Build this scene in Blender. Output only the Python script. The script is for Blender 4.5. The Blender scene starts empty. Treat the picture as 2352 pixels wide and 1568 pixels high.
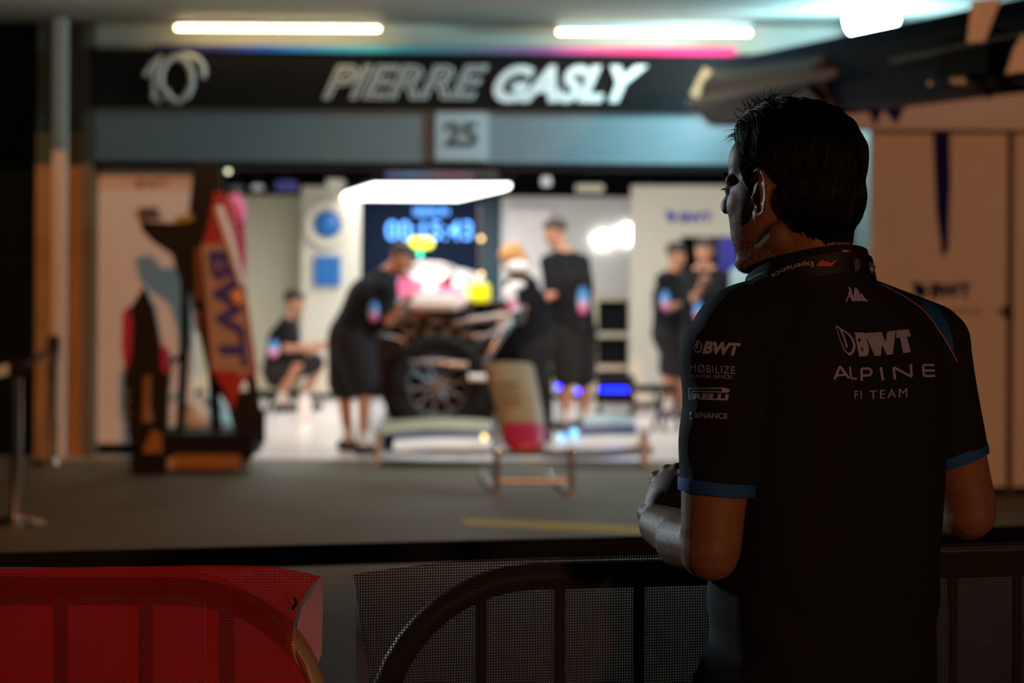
import bpy, bmesh, math, random
from mathutils import Vector, Matrix
from mathutils.bvhtree import BVHTree
random.seed(7)
S = bpy.context.scene
COL = S.collection
# ------------------------------------------------------------------ camera
FPX = 5553.0; CAMH = 1.56; HORY = 559.0; ROLL = math.radians(0.33)
cd = bpy.data.cameras.new('camera'); cam = bpy.data.objects.new('camera', cd); COL.objects.link(cam)
cd.sensor_width = 36.0; cd.lens = 36.0 * FPX / 2352.0
cd.shift_y = -(784.0 - HORY) / 2352.0
cd.dof.use_dof = True; cd.dof.focus_distance = 3.27; cd.dof.aperture_fstop = 4.7
cam.matrix_world = Matrix.Translation((0, 0, CAMH)) @ Matrix.Rotation(math.pi / 2, 4, 'X') @ Matrix.Rotation(ROLL, 4, 'Z')
cd.clip_end = 200
S.camera = cam
# ------------------------------------------------------------------ view, world
S.view_settings.view_transform = 'Standard'; S.view_settings.look = 'None'
S.view_settings.gamma = 1.0; S.view_settings.exposure = 0.0
w = bpy.data.worlds.new('night'); S.world = w; w.use_nodes = True
w.node_tree.nodes['Background'].inputs[0].default_value = (0.35, 0.45, 0.6, 1)
w.node_tree.nodes['Background'].inputs[1].default_value = 0.012
# ------------------------------------------------------------------ pixel helper
def P(px, py, z):
    u, v = px - 1176.0, HORY - py
    c, s = math.cos(ROLL), math.sin(ROLL)
    u, v = u * c - v * s, v * c + u * s
    return Vector((u * z / FPX, z, CAMH + v * z / FPX))
# ------------------------------------------------------------------ lamps
def aim(o, t):
    o.rotation_euler = (Vector(t) - o.location).to_track_quat('-Z', 'Y').to_euler()
def spot(name, loc, tgt, col, power, size=60, r=0.2, blend=0.4):
    l = bpy.data.lights.new(name, 'SPOT'); l.energy = power; l.color = col; l.spot_size = math.radians(size)
    l.shadow_soft_size = r; l.spot_blend = blend
    o = bpy.data.objects.new(name, l); COL.objects.link(o); o.location = loc; aim(o, tgt); return o
def area(name, loc, tgt, col, power, sx, sy):
    l = bpy.data.lights.new(name, 'AREA'); l.energy = power; l.color = col; l.shape = 'RECTANGLE'; l.size = sx; l.size_y = sy
    o = bpy.data.objects.new(name, l); COL.objects.link(o); o.location = loc; aim(o, tgt); return o
def point(name, loc, col, power, r=0.1):
    l = bpy.data.lights.new(name, 'POINT'); l.energy = power; l.color = col; l.shadow_soft_size = r
    o = bpy.data.objects.new(name, l); COL.objects.link(o); o.location = loc; return o
# sodium floodlight mast behind the crowd
spot('sodium_floodlight', (1.6, -8.5, 9.0), (-1.9, 17, 1.5), (1.0, 0.38, 0.13), 11500, 19, 0.10, 0.5)
spot('sodium_floodlight', (7.5, 0.0, 4.2), (3.0, 15.2, 1.6), (1.0, 0.40, 0.17), 2350, 26, 0.10, 0.5)  # second unseen flood added for the right wall, clear of the gantry's shadow
spot('unseen_warm_spot', (-2.2, -0.5, 2.6), (-1.15, 3.45, 0.9), (1.0, 0.45, 0.25), 26, 27, 0.2, 0.8)  # unseen warm spot added to brighten the red banner
# unseen low warm spot behind right, grazing the watching man
spot('unseen_warm_spot', (2.4, -1.5, 1.9), (0.45, 3.3, 1.3), (1.0, 0.41, 0.16), 150, 30, 0.15, 0.6)
# cool pit lane floodlight, front left of the watching man
spot('pit_lane_floodlight', (-4.6, 8.6, 2.8), (0.35, 3.3, 1.40), (0.72, 0.90, 1.0), 560, 22, 0.2, 0.5)
# teal canopy floodlight
TEAL = (0.45, 0.86, 1.0)
point('canopy_floodlight_lamp', P(2005, 150, 16.1), TEAL, 150, 0.12)
spot('canopy_floodlight_beam', P(1990, 75, 16.3), (-1.2, 17.5, 2.1), TEAL, 330, 75, 0.1, 0.6)
area('canopy_fill', (-1.5, 15.2, 2.2), (-1.5, 15.6, 3.14), (1.0, 0.88, 0.65), 10, 5, 1.0)  # unseen warm fill added to lift the canopy underside
# garage interior: unseen area fills added to brighten it
area('garage_area_fill', (-1.0, 19.7, 2.30), (-1.0, 20.2, 0), (1.0, 0.97, 0.9), 85, 3.6, 3.0)
area('garage_area_fill', (1.6, 20.6, 2.30), (1.6, 21.6, 0), (1.0, 0.93, 0.86), 62, 2.4, 3.0)
area('garage_front_fill', (-0.5, 17.75, 2.08), (-0.5, 19.0, 0.5), (1.0, 0.96, 0.92), 22, 3.0, 0.15)  # added fill for the front faces of car and mechanics
# ------------------------------------------------------------------ materials
def mat(name, col, rough=0.6, metal=0.0, emit=None, es=0.0, var=0.12, scale=8.0, bump=0.0, bscale=60.0, coat=0.0, trans=0.0, spec=None):
    m = bpy.data.materials.new(name); m.use_nodes = True; nt = m.node_tree; b = nt.nodes['Principled BSDF']
    tc = nt.nodes.new('ShaderNodeTexCoord'); nz = nt.nodes.new('ShaderNodeTexNoise'); nz.inputs['Scale'].default_value = scale
    nz.inputs['Detail'].default_value = 5
    nt.links.new(tc.outputs['Object'], nz.inputs['Vector'])
    mx = nt.nodes.new('ShaderNodeMixRGB'); mx.inputs[1].default_value = (*[c * (1 - var) for c in col], 1)
    mx.inputs[2].default_value = (*[min(1, c * (1 + var)) for c in col], 1)
    nt.links.new(nz.outputs['Fac'], mx.inputs[0]); nt.links.new(mx.outputs[0], b.inputs['Base Color'])
    b.inputs['Roughness'].default_value = rough; b.inputs['Metallic'].default_value = metal
    b.inputs['Coat Weight'].default_value = coat
    if spec is not None: b.inputs['Specular IOR Level'].default_value = spec
    if emit: b.inputs['Emission Color'].default_value = (*emit, 1); b.inputs['Emission Strength'].default_value = es
    if bump:
        n2 = nt.nodes.new('ShaderNodeTexNoise'); n2.inputs['Scale'].default_value = bscale; n2.inputs['Detail'].default_value = 6
        nt.links.new(tc.outputs['Object'], n2.inputs['Vector'])
        bp = nt.nodes.new('ShaderNodeBump'); bp.inputs['Strength'].default_value = bump; bp.inputs['Distance'].default_value = 0.01
        nt.links.new(n2.outputs['Fac'], bp.inputs['Height']); nt.links.new(bp.outputs[0], b.inputs['Normal'])
    return m
def ramp_mat(name, stops, axis='X', rough=0.5, emit=0.0):
    m = bpy.data.materials.new(name); m.use_nodes = True; nt = m.node_tree; b = nt.nodes['Principled BSDF']
    tc = nt.nodes.new('ShaderNodeTexCoord'); sp = nt.nodes.new('ShaderNodeSeparateXYZ'); r = nt.nodes.new('ShaderNodeValToRGB')
    nt.links.new(tc.outputs['Generated'], sp.inputs[0]); nt.links.new(sp.outputs[axis], r.inputs[0])
    e = r.color_ramp.elements
    while len(e) < len(stops): e.new(0.5)
    for i, (p, c) in enumerate(stops): e[i].position = p; e[i].color = (*c, 1)
    nt.links.new(r.outputs[0], b.inputs['Base Color']); b.inputs['Roughness'].default_value = rough
    return m
M = {}
M['asphalt'] = mat('asphalt', (0.115, 0.105, 0.068), 0.6, var=0.35, scale=1.3, bump=0.5, bscale=140)
M['garage_floor'] = mat('garage_floor', (0.78, 0.76, 0.74), 0.25, var=0.06, scale=3)
M['threshold'] = mat('threshold', (0.5, 0.36, 0.33), 0.5)
M['canopy'] = mat('canopy', (0.30, 0.30, 0.27), 0.7, var=0.15, scale=2)
M['facade'] = mat('facade', (0.42, 0.40, 0.34), 0.7)
M['darkgreen'] = mat('darkgreen', (0.004, 0.008, 0.006), 0.8, spec=0.05)
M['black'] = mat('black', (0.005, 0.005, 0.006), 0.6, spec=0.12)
M['signblack'] = mat('signblack', (0.006, 0.005, 0.005), 0.5, spec=0.2)
M['carbon'] = mat('carbon', (0.006, 0.006, 0.007), 0.45, spec=0.15, bump=0.1, bscale=200)
M['shutter'] = mat('shutter', (0.21, 0.245, 0.26), 0.5, var=0.08)
M['numplate'] = mat('numplate', (0.45, 0.50, 0.52), 0.5)
M['numdark'] = mat('numdark', (0.06, 0.075, 0.08), 0.5)
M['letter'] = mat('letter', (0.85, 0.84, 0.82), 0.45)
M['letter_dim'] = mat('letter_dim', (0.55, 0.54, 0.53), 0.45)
M['postwhite'] = mat('postwhite', (0.55, 0.50, 0.44), 0.5)
M['ochre'] = mat('ochre', (0.30, 0.17, 0.06), 0.6, var=0.3, scale=3)
M['olive'] = mat('olive', (0.10, 0.09, 0.06), 0.6)
M['panelwhite'] = mat('panelwhite', (0.62, 0.57, 0.53), 0.55, var=0.05)
M['columngrey'] = mat('columngrey', (0.10, 0.09, 0.08), 0.7)
M['railgrey'] = mat('railgrey', (0.2, 0.2, 0.21), 0.5)
M['fitting'] = mat('fitting', (0.30, 0.30, 0.32), 0.25, metal=0.95, var=0.3, scale=20)
M['navy'] = mat('navy', (0.012, 0.016, 0.13), 0.45)
M['navyprint'] = mat('navyprint', (0.006, 0.007, 0.12), 0.7, spec=0.1)
M['blueprint'] = mat('blueprint', (0.012, 0.015, 0.34), 0.5)
M['brownprint'] = mat('brownprint', (0.22, 0.14, 0.08), 0.5)
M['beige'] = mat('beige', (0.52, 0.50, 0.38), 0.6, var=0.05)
M['cream'] = mat('cream', (0.62, 0.60, 0.50), 0.6, var=0.04)
M['creamlight'] = mat('creamlight', (0.70, 0.70, 0.70), 0.6, var=0.03)
M['bluegloss'] = mat('bluegloss', (0.01, 0.13, 0.42), 0.35)
M['screen'] = mat('screen', (0.003, 0.006, 0.018), 0.5, spec=0.1, emit=(0.01, 0.03, 0.09), es=0.25)
M['tealdark'] = mat('tealdark', (0.03, 0.08, 0.11), 0.5)
M['digit'] = mat('digit', (0.1, 0.3, 0.8), 0.5, emit=(0.10, 0.36, 1.0), es=3.2)
M['ledpanel'] = mat('ledpanel', (1, 1, 1), 0.5, emit=(1.0, 0.97, 0.98), es=5.5)
M['tube'] = mat('tube', (1, 1, 0.9), 0.5, emit=(1.0, 0.76, 0.36), es=20.0)
M['flood'] = mat('flood', (1, 1, 1), 0.5, emit=(0.75, 0.93, 1.0), es=26.0)
M['glowlogo'] = mat('glowlogo', (1, 1, 1), 0.5, emit=(1.0, 0.97, 0.86), es=9.0)
M['yellowglow'] = mat('yellowglow', (0.9, 0.9, 0.05), 0.5, emit=(0.85, 0.9, 0.05), es=1.2)
M['greenled'] = mat('greenled', (0.0, 0.9, 0.2), 0.5, emit=(0.0, 0.9, 0.15), es=3.0)
M['blueled'] = mat('blueled', (0.0, 0.0, 1.0), 0.5, emit=(0.0, 0.005, 1.0), es=22.0)
M['cyanglow'] = mat('cyanglow', (0.2, 0.7, 1.0), 0.5, emit=(0.2, 0.6, 0.9), es=2.0)
M['amberglow'] = mat('amberglow', (1.0, 0.7, 0.3), 0.5, emit=(1.0, 0.62, 0.2), es=3.0)
M['fluo'] = mat('fluo', (0.80, 0.85, 0.01), 0.4, emit=(0.8, 0.85, 0.0), es=0.25)
M['red'] = mat('red', (0.36, 0.004, 0.012), 0.4)
M['magenta'] = mat('magenta', (0.42, 0.01, 0.10), 0.4)
M['pink'] = mat('pink', (0.80, 0.16, 0.34), 0.4)
M['pinkwhite'] = mat('pinkwhite', (0.38, 0.29, 0.27), 0.4)
M['carwhite'] = mat('carwhite', (0.85, 0.83, 0.82), 0.25, coat=0.5)
M['silver'] = mat('silver', (0.42, 0.43, 0.45), 0.35, metal=0.7, var=0.4, scale=20)
M['chrome'] = mat('chrome', (0.75, 0.75, 0.75), 0.15, metal=1.0)
M['rubber'] = mat('rubber', (0.008, 0.008, 0.008), 0.8, spec=0.15)
M['noseolive'] = mat('noseolive', (0.34, 0.34, 0.24), 0.4)
M['amberwood'] = mat('amberwood', (0.24, 0.10, 0.015), 0.5)
M['skin'] = mat('skin', (0.40, 0.19, 0.11), 0.55, var=0.15, scale=30, bump=0.12, bscale=400)
M['skin_hero'] = mat('skin_hero', (0.34, 0.165, 0.095), 0.5, var=0.22, scale=60, bump=0.14, bscale=700)
M['lip'] = mat('lip', (0.25, 0.09, 0.07), 0.5)
M['eye'] = mat('eye', (0.6, 0.58, 0.55), 0.2)
M['hair'] = mat('hair', (0.0045, 0.004, 0.004), 0.5, spec=0.13, var=0.3, scale=40)
M['stubble'] = mat('stubble', (0.5, 0.48, 0.45), 0.4)
M['hairdark'] = mat('hairdark', (0.02, 0.012, 0.008), 0.6)
M['hairblond'] = mat('hairblond', (0.50, 0.26, 0.08), 0.6)
M['shirt_hero'] = mat('shirt_hero', (0.0065, 0.0075, 0.0105), 0.85, var=0.2, scale=30, bump=0.25, bscale=900)
M['shirt'] = mat('shirt', (0.006, 0.0065, 0.009), 0.9, spec=0.2)
M['trousers'] = mat('trousers', (0.006, 0.006, 0.008), 0.9, bump=0.2, bscale=500)
M['cuffblue'] = mat('cuffblue', (0.012, 0.12, 0.50), 0.7, bump=0.2, bscale=900)
M['shoulderblue'] = mat('shoulderblue', (0.01, 0.10, 0.38), 0.5)
M['piping'] = mat('piping', (0.62, 0.22, 0.28), 0.6)
M['print'] = mat('print', (0.42, 0.46, 0.70), 0.6, var=0.1, scale=200)
M['lanyard'] = mat('lanyard', (0.008, 0.008, 0.012), 0.6)
M['f1red'] = mat('f1red', (0.95, 0.06, 0.01), 0.5)
M['flagwhite'] = mat('flagwhite', (0.8, 0.75, 0.72), 0.6)
M['flagblue'] = mat('flagblue', (0.03, 0.03, 0.25), 0.6)
M['shoe'] = mat('shoe', (0.03, 0.03, 0.035), 0.6)
M['sock'] = mat('sock', (0.6, 0.58, 0.56), 0.8)
M['barriertube'] = mat('barriertube', (0.55, 0.43, 0.30), 0.4, var=0.2, scale=12)
M['barrierdark'] = mat('barrierdark', (0.012, 0.012, 0.013), 0.5, metal=0.2)
M['belt'] = mat('belt', (0.006, 0.006, 0.009), 0.7)
M['beltprint'] = mat('beltprint', (0.09, 0.05, 0.25), 0.7)
M['yellowline'] = mat('yellowline', (0.60, 0.45, 0.03), 0.7, var=0.3, scale=6)
M['whitecover'] = mat('whitecover', (0.7, 0.7, 0.66), 0.6)
M['gantrynavy'] = mat('gantrynavy', (0.003, 0.034, 0.12), 0.6, spec=0.15, var=0.4, scale=2.5)
M['gantrygrey'] = mat('gantrygrey', (0.07, 0.068, 0.07), 0.45)
M['bluebox'] = mat('bluebox', (0.01, 0.012, 0.25), 0.4)
M['glass'] = mat('paleblue', (0.35, 0.5, 0.55), 0.3)
M['stripe'] = ramp_mat('rainbow_stripe', [(0.0, (0.02, 0.01, 0.06)), (0.12, (0.03, 0.02, 0.2)), (0.2, (0.0, 0.1, 0.6)), (0.4, (0.05, 0.45, 0.55)), (0.55, (0.2, 0.2, 0.3)), (0.68, (0.4, 0.08, 0.3)), (0.85, (0.75, 0.02, 0.15)), (1.0, (0.75, 0.0, 0.12))])
M['stripedim'] = ramp_mat('dim_stripe', [(0.0, (0.0, 0.01, 0.08)), (0.3, (0.01, 0.06, 0.15)), (0.5, (0.05, 0.04, 0.07)), (0.75, (0.09, 0.01, 0.05)), (1.0, (0.04, 0.02, 0.05))])
M['sidepanel'] = ramp_mat('shirt_side_gradient', [(0.0, (0.6, 0.05, 0.3)), (0.35, (0.7, 0.35, 0.55)), (0.6, (0.05, 0.35, 0.75)), (1.0, (0.01, 0.06, 0.25))], 'Z')
M['handgrip'] = mat('doorblack', (0.02, 0.02, 0.02), 0.5)

def mesh_fabric(name, col, rough=0.5, transl=0.3, period=0.0039, hole=0.34):
    m = bpy.data.materials.new(name); m.use_nodes = True; nt = m.node_tree; nt.nodes.clear()
    N = nt.nodes.new; L = nt.links.new
    out = N('ShaderNodeOutputMaterial'); uv = N('ShaderNodeUVMap'); uv.uv_map = 'UVMap'
    sp = N('ShaderNodeSeparateXYZ'); L(uv.outputs[0], sp.inputs[0])
    fr = []
    for ax in ('X', 'Y'):
        d = N('ShaderNodeMath'); d.operation = 'DIVIDE'; d.inputs[1].default_value = period; L(sp.outputs[ax], d.inputs[0])
        f = N('ShaderNodeMath'); f.operation = 'FRACT'; L(d.outputs[0], f.inputs[0])
        g = N('ShaderNodeMath'); g.operation = 'LESS_THAN'; g.inputs[1].default_value = hole; L(f.outputs[0], g.inputs[0]); fr.append(g)
    mu = N('ShaderNodeMath'); mu.operation = 'MULTIPLY'; L(fr[0].outputs[0], mu.inputs[0]); L(fr[1].outputs[0], mu.inputs[1])
    nz = N('ShaderNodeTexNoise'); nz.inputs['Scale'].default_value = 9; L(uv.outputs[0], nz.inputs['Vector'])
    mc = N('ShaderNodeMixRGB'); mc.inputs[1].default_value = (*[c * 0.8 for c in col], 1); mc.inputs[2].default_value = (*[min(1, c * 1.2) for c in col], 1); L(nz.outputs['Fac'], mc.inputs[0])
    b = N('ShaderNodeBsdfPrincipled'); L(mc.outputs[0], b.inputs['Base Color']); b.inputs['Roughness'].default_value = rough
    t = N('ShaderNodeBsdfTranslucent'); L(mc.outputs[0], t.inputs['Color'])
    m1 = N('ShaderNodeMixShader'); m1.inputs[0].default_value = transl; L(b.outputs[0], m1.inputs[1]); L(t.outputs[0], m1.inputs[2])
    tr = N('ShaderNodeBsdfTransparent')
    m2 = N('ShaderNodeMixShader'); L(mu.outputs[0], m2.inputs[0]); L(m1.outputs[0], m2.inputs[1]); L(tr.outputs[0], m2.inputs[2])
    L(m2.outputs[0], out.inputs[0]); return m
M['redmesh'] = mesh_fabric('red_mesh_fabric', (0.62, 0.012, 0.01), 0.55, 0.45, hole=0.38)
M['pinkmesh'] = mesh_fabric('pink_mesh_underside', (0.75, 0.25, 0.22), 0.5, 0.3, hole=0.25)
M['blackmesh'] = mesh_fabric('black_mesh_fabric', (0.008, 0.009, 0.013), 0.6, 0.1, hole=0.61)
M['greymesh'] = mesh_fabric('grey_mesh_underside', (0.28, 0.28, 0.32), 0.5, 0.3, hole=0.40)
# ------------------------------------------------------------------ mesh builder
class MB:
    def __init__(s): s.bm = bmesh.new()
    def _add(s, vs, fs):
        v = [s.bm.verts.new(x) for x in vs]
        for f in fs:
            try: s.bm.faces.new([v[i] for i in f])
            except ValueError: pass
        return v
    def box(s, a, b, bev=0):
        x0, y0, z0 = [min(a[i], b[i]) for i in range(3)]; x1, y1, z1 = [max(a[i], b[i]) for i in range(3)]
        v = s._add([(x0,y0,z0),(x1,y0,z0),(x1,y1,z0),(x0,y1,z0),(x0,y0,z1),(x1,y0,z1),(x1,y1,z1),(x0,y1,z1)],
                   [(0,3,2,1),(4,5,6,7),(0,1,5,4),(1,2,6,5),(2,3,7,6),(3,0,4,7)])
        if bev:
            es = {e for q in v for e in q.link_edges}
            bmesh.ops.bevel(s.bm, geom=list(es), offset=bev, segments=2, affect='EDGES')
        return s
    def prism(s, pts, off):          # pts: 3D outline, off: extrusion vector
        n = len(pts); off = Vector(off)
        s._add([Vector(p) for p in pts] + [Vector(p) + off for p in pts],
               [tuple(range(n)), tuple(range(2 * n - 1, n - 1, -1))] + [(i, (i + 1) % n, n + (i + 1) % n, n + i) for i in range(n)])
        return s
    def ell(s, c, r, rot=None, seg=24, rings=14):
        c = Vector(c); r = (r, r, r) if not hasattr(r, '__len__') else r
        vs = []; fs = []
        for i in range(1, rings):
            t = math.pi * i / rings
            for j in range(seg):
                p = 2 * math.pi * j / seg
                vs.append(Vector((r[0] * math.sin(t) * math.cos(p), r[1] * math.sin(t) * math.sin(p), r[2] * math.cos(t))))
        vs += [Vector((0, 0, r[2])), Vector((0, 0, -r[2]))]
        for i in range(rings - 2):
            for j in range(seg):
                a = i * seg + j; b = i * seg + (j + 1) % seg; fs.append((a, a + seg, b + seg, b))
        T, B = len(vs) - 2, len(vs) - 1
        for j in range(seg):
            fs.append((T, j, (j + 1) % seg)); k = (rings - 2) * seg; fs.append((B, k + (j + 1) % seg, k + j))
        if rot is not None: vs = [rot @ v for v in vs]
        s._add([c + v for v in vs], fs); return s
    def tube(s, path, r, seg=12, caps=True, flat=None):   # variable radius tube along a path
        path = [Vector(p) for p in path]; n = len(path)
        rs = r if hasattr(r, '__len__') else [r] * n
        prev = None; vs = []
        for i, p in enumerate(path):
            d = (path[min(i + 1, n - 1)] - path[max(i - 1, 0)]).normalized()
            if prev is None:
                u = d.orthogonal().normalized()
            else:
                u = (prev - d * prev.dot(d)); u = u.normalized() if u.length > 1e-6 else d.orthogonal().normalized()
            prev = u; v = d.cross(u)
            for j in range(seg):
                a = 2 * math.pi * j / seg; vs.append(p + (u * math.cos(a) + v * math.sin(a)) * rs[i])
        fs = []
        for i in range(n - 1):
            for j in range(seg):
                a = i * seg + j; b = i * seg + (j + 1) % seg; fs.append((a, b, b + seg, a + seg))
        if caps: fs += [tuple(range(seg - 1, -1, -1)), tuple(range((n - 1) * seg, n * seg))]
        s._add(vs, fs); return s
    def cap(s, a, b, ra, rb):        # capsule with different end radii
        a, b = Vector(a), Vector(b); d = (b - a).normalized() if (b - a).length > 1e-6 else Vector((0, 0, 1))
        pts = [a - d * ra * k for k in (0.97, 0.8, 0.5)] + [a, (a + b) / 2, b] + [b + d * rb * k for k in (0.5, 0.8, 0.97)]
        q = lambda k: math.sqrt(1 - k * k)
        rs = [ra * q(0.97), ra * q(0.8), ra * q(0.5), ra, (ra + rb) / 2, rb, rb * q(0.5), rb * q(0.8), rb * q(0.97)]
        return s.tube(pts, rs, 16)
    def loft(s, rings, caps=True):
        n = len(rings[0]); vs = [Vector(p) for r in rings for p in r]; fs = []
        for i in range(len(rings) - 1):
            for j in range(n):
                a = i * n + j; b = i * n + (j + 1) % n; fs.append((a, b, b + n, a + n))
        if caps: fs += [tuple(range(n - 1, -1, -1)), tuple(range((len(rings) - 1) * n, len(rings) * n))]
        s._add(vs, fs); return s
    def lathe(s, c, axis, prof, seg=32):   # prof: (radius, along)
        c = Vector(c); ax = Vector(axis).normalized(); u = ax.orthogonal().normalized(); v = ax.cross(u)
        rings = [[c + ax * h + (u * math.cos(2 * math.pi * j / seg) + v * math.sin(2 * math.pi * j / seg)) * r for j in range(seg)] for r, h in prof]
        return s.loft(rings, False)
    def grid(s, nu, nv, f, uvf=None):
        vs = [Vector(f(i / nu, j / nv)) for j in range(nv + 1) for i in range(nu + 1)]
        fs = [(j * (nu + 1) + i, j * (nu + 1) + i + 1, (j + 1) * (nu + 1) + i + 1, (j + 1) * (nu + 1) + i) for j in range(nv) for i in range(nu)]
        s._add(vs, fs); return s
    def build(s, name, m, parent=None, smooth=True, normals=True):
        if normals: bmesh.ops.recalc_face_normals(s.bm, faces=s.bm.faces)
        me = bpy.data.meshes.new(name); s.bm.to_mesh(me); s.bm.free()
        return link(name, me, m, parent, smooth)
def link(name, me, m, parent=None, smooth=True):
    me.materials.clear(); me.materials.append(M[m] if isinstance(m, str) else m)
    if smooth:
        me.polygons.foreach_set('use_smooth', [True] * len(me.polygons))
        try: me.set_sharp_from_angle(angle=math.radians(38))
        except Exception: pass
    o = bpy.data.objects.new(name, me); COL.objects.link(o)
    if parent is not None:
        o.parent = parent
        mw = parent.matrix_basis.copy(); q = parent
        while q.parent: q = q.parent; mw = q.matrix_basis @ mw if False else mw
        top = parent
        # all parents are placed by location only; parts are built in world coordinates
        t = Vector((0, 0, 0)); q = parent
        while q:
            if q.type == 'EMPTY': t = t + q.location
            q = q.parent
        o.matrix_parent_inverse = Matrix.Identity(4)
        if parent.type == 'EMPTY': o.matrix_parent_inverse = Matrix.Translation(-parent.location)
    return o
def tag(o, label, cat, group=None):
    o['label'] = label; o['category'] = cat
    if group: o['group'] = group
    return o
def struct(o): o['kind'] = 'structure'; return o
def thing(name, label, cat, loc, group=None):
    o = bpy.data.objects.new(name, None); COL.objects.link(o); o.location = loc; o.empty_display_size = 0.1
    return tag(o, label, cat, group)
def remesh(mb, voxel, it=4, fac=0.5):
    bmesh.ops.recalc_face_normals(mb.bm, faces=mb.bm.faces)
    me = bpy.data.meshes.new('tmp'); mb.bm.to_mesh(me); mb.bm.free()
    o = bpy.data.objects.new('tmp', me); COL.objects.link(o)
    r = o.modifiers.new('r', 'REMESH'); r.mode = 'VOXEL'; r.voxel_size = voxel
    if it:
        sm = o.modifiers.new('s', 'SMOOTH'); sm.factor = fac; sm.iterations = it
    dg = bpy.context.evaluated_depsgraph_get(); dg.update()
    res = bpy.data.meshes.new_from_object(o.evaluated_get(dg))
    bpy.data.objects.remove(o); bpy.data.meshes.remove(me)
    return res
def text_mesh(body, bold=0.0, shear=0.0, extrude=0.0, outline=0.0, spacing=1.0):
    cu = bpy.data.curves.new('t', 'FONT'); cu.body = body; cu.size = 1; cu.shear = shear; cu.offset = bold; cu.extrude = extrude
    cu.space_character = spacing; cu.resolution_u = 4
    if outline: cu.fill_mode = 'NONE'; cu.bevel_depth = outline; cu.bevel_resolution = 1
    o = bpy.data.objects.new('t', cu); COL.objects.link(o)
    dg = bpy.context.evaluated_depsgraph_get(); dg.update()
    me = bpy.data.meshes.new_from_object(o.evaluated_get(dg)); bpy.data.objects.remove(o)
    xs = [v.co.x for v in me.vertices]; ys = [v.co.y for v in me.vertices]
    x0, x1, y0, y1 = min(xs), max(xs), min(ys), max(ys)
    for v in me.vertices: v.co = ((v.co.x - x0) / (x1 - x0), (v.co.y - y0) / (y1 - y0), v.co.z)
    return me
def wall_text(name, body, box, z, m, parent=None, depth=0.004, **k):
    """writing on a flat upright surface at depth z; box in picture corners x0,y0(top),x1,y1"""
    me = text_mesh(body, extrude=0.5 if not k.get('outline') else 0.0, **k)
    A = P(box[0], box[3], z); B = P(box[2], box[3], z); D = P(box[0], box[1], z)
    for v in me.vertices:
        u, t, e = v.co; v.co = A + (B - A) * u + (D - A) * t + Vector((0, -depth - e * depth * (1.6 if not k.get('outline') else 0.2), 0))
    return link(name, me, m, parent, False)
def quad(mb, px0, py0, px1, py1, z0, z1):
    """upright slab between picture corners, front at z0, back at z1 (sized at the front plane)"""
    a = P(px0, py1, z0); b = P(px1, py0, z0)
    mb.box((a.x, z0, a.z), (b.x, z1, b.z)); return mb
def slab(name, px0, py0, px1, py1, z0, z1, m, parent=None, bev=0.0):
    a = P(px0, py1, z0); b = P(px1, py0, z0)
    mb = MB().box((a.x, z0, a.z), (b.x, z1, b.z), bev); return mb.build(name, m, parent)
def poly(name, pts, z, th, m, parent=None):
    return MB().prism([P(x, y, z) for x, y in pts], (0, th, 0)).build(name, m, parent, False)
def stroke(mb, pts, r, z=None, seg=10):
    return mb.tube([P(*p) if len(p) == 3 else P(p[0], p[1], z) for p in pts], r, seg)

# ================================================================== THE SETTING
struct(MB().box((-9, -4, -0.1), (9, 17.35, 0)).build('ground', 'asphalt'))
struct(MB().box((-3.2, 17.42, -0.1), (4.6, 27, 0.004)).build('floor', 'garage_floor'))
struct(MB().box((-3.2, 17.35, -0.1), (4.6, 17.42, 0.006)).build('trim_1', 'threshold'))
struct(MB().box((-9, 17.42, -0.1), (-3.2, 19, 0)).build('ground_side', 'asphalt'))
FZ = 17.45
struct(MB().box((-9, 13.55, 3.14), (9, FZ + 0.4, 3.3)).build('ceiling', 'canopy'))
# upper facade band between sign and canopy
a = P(150, 108, FZ); b = P(2352, 40, FZ)
struct(MB().box((a.x, FZ + 0.05, 2.93), (5.2, FZ + 0.3, 3.14)).build('wall_upper', 'facade'))
# facade behind fascia and shutter
struct(MB().box((P(205, 300, FZ).x, FZ + 0.1, P(800, 374, FZ).z), (5.2, FZ + 0.3, 2.93)).build('wall_front', 'olive'))
# left side: dark bay, ochre pillar, edge pillar
struct(MB().box((-9, FZ + 0.1, 0), (P(82, 500, FZ).x, FZ + 0.5, 3.14)).build('wall_left', 'darkgreen'))
slab_l = MB().box((P(82, 500, FZ).x, FZ, 0), (P(190, 500, FZ).x, FZ + 0.35, P(100, 305, FZ).z)).build('pillar', 'ochre'); struct(slab_l)
struct(MB().box((P(82, 500, FZ).x, FZ + 0.02, P(100, 305, FZ).z), (P(190, 500, FZ).x, FZ + 0.35, 3.14)).build('wall_pillar_top', 'olive'))
struct(MB().box((P(190, 500, FZ).x, FZ - 0.04, 0), (P(218, 500, FZ).x, FZ + 0.35, 3.14)).build('trim_2', 'olive'))
# garage interior shell
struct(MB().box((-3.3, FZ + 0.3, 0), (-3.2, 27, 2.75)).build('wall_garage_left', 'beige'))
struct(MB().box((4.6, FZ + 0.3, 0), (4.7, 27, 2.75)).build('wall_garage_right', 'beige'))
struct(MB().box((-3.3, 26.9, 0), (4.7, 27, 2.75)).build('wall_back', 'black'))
struct(MB().box((-3.3, FZ + 0.3, 2.75), (4.7, 27, 2.85)).build('ceiling_garage', 'black'))
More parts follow.
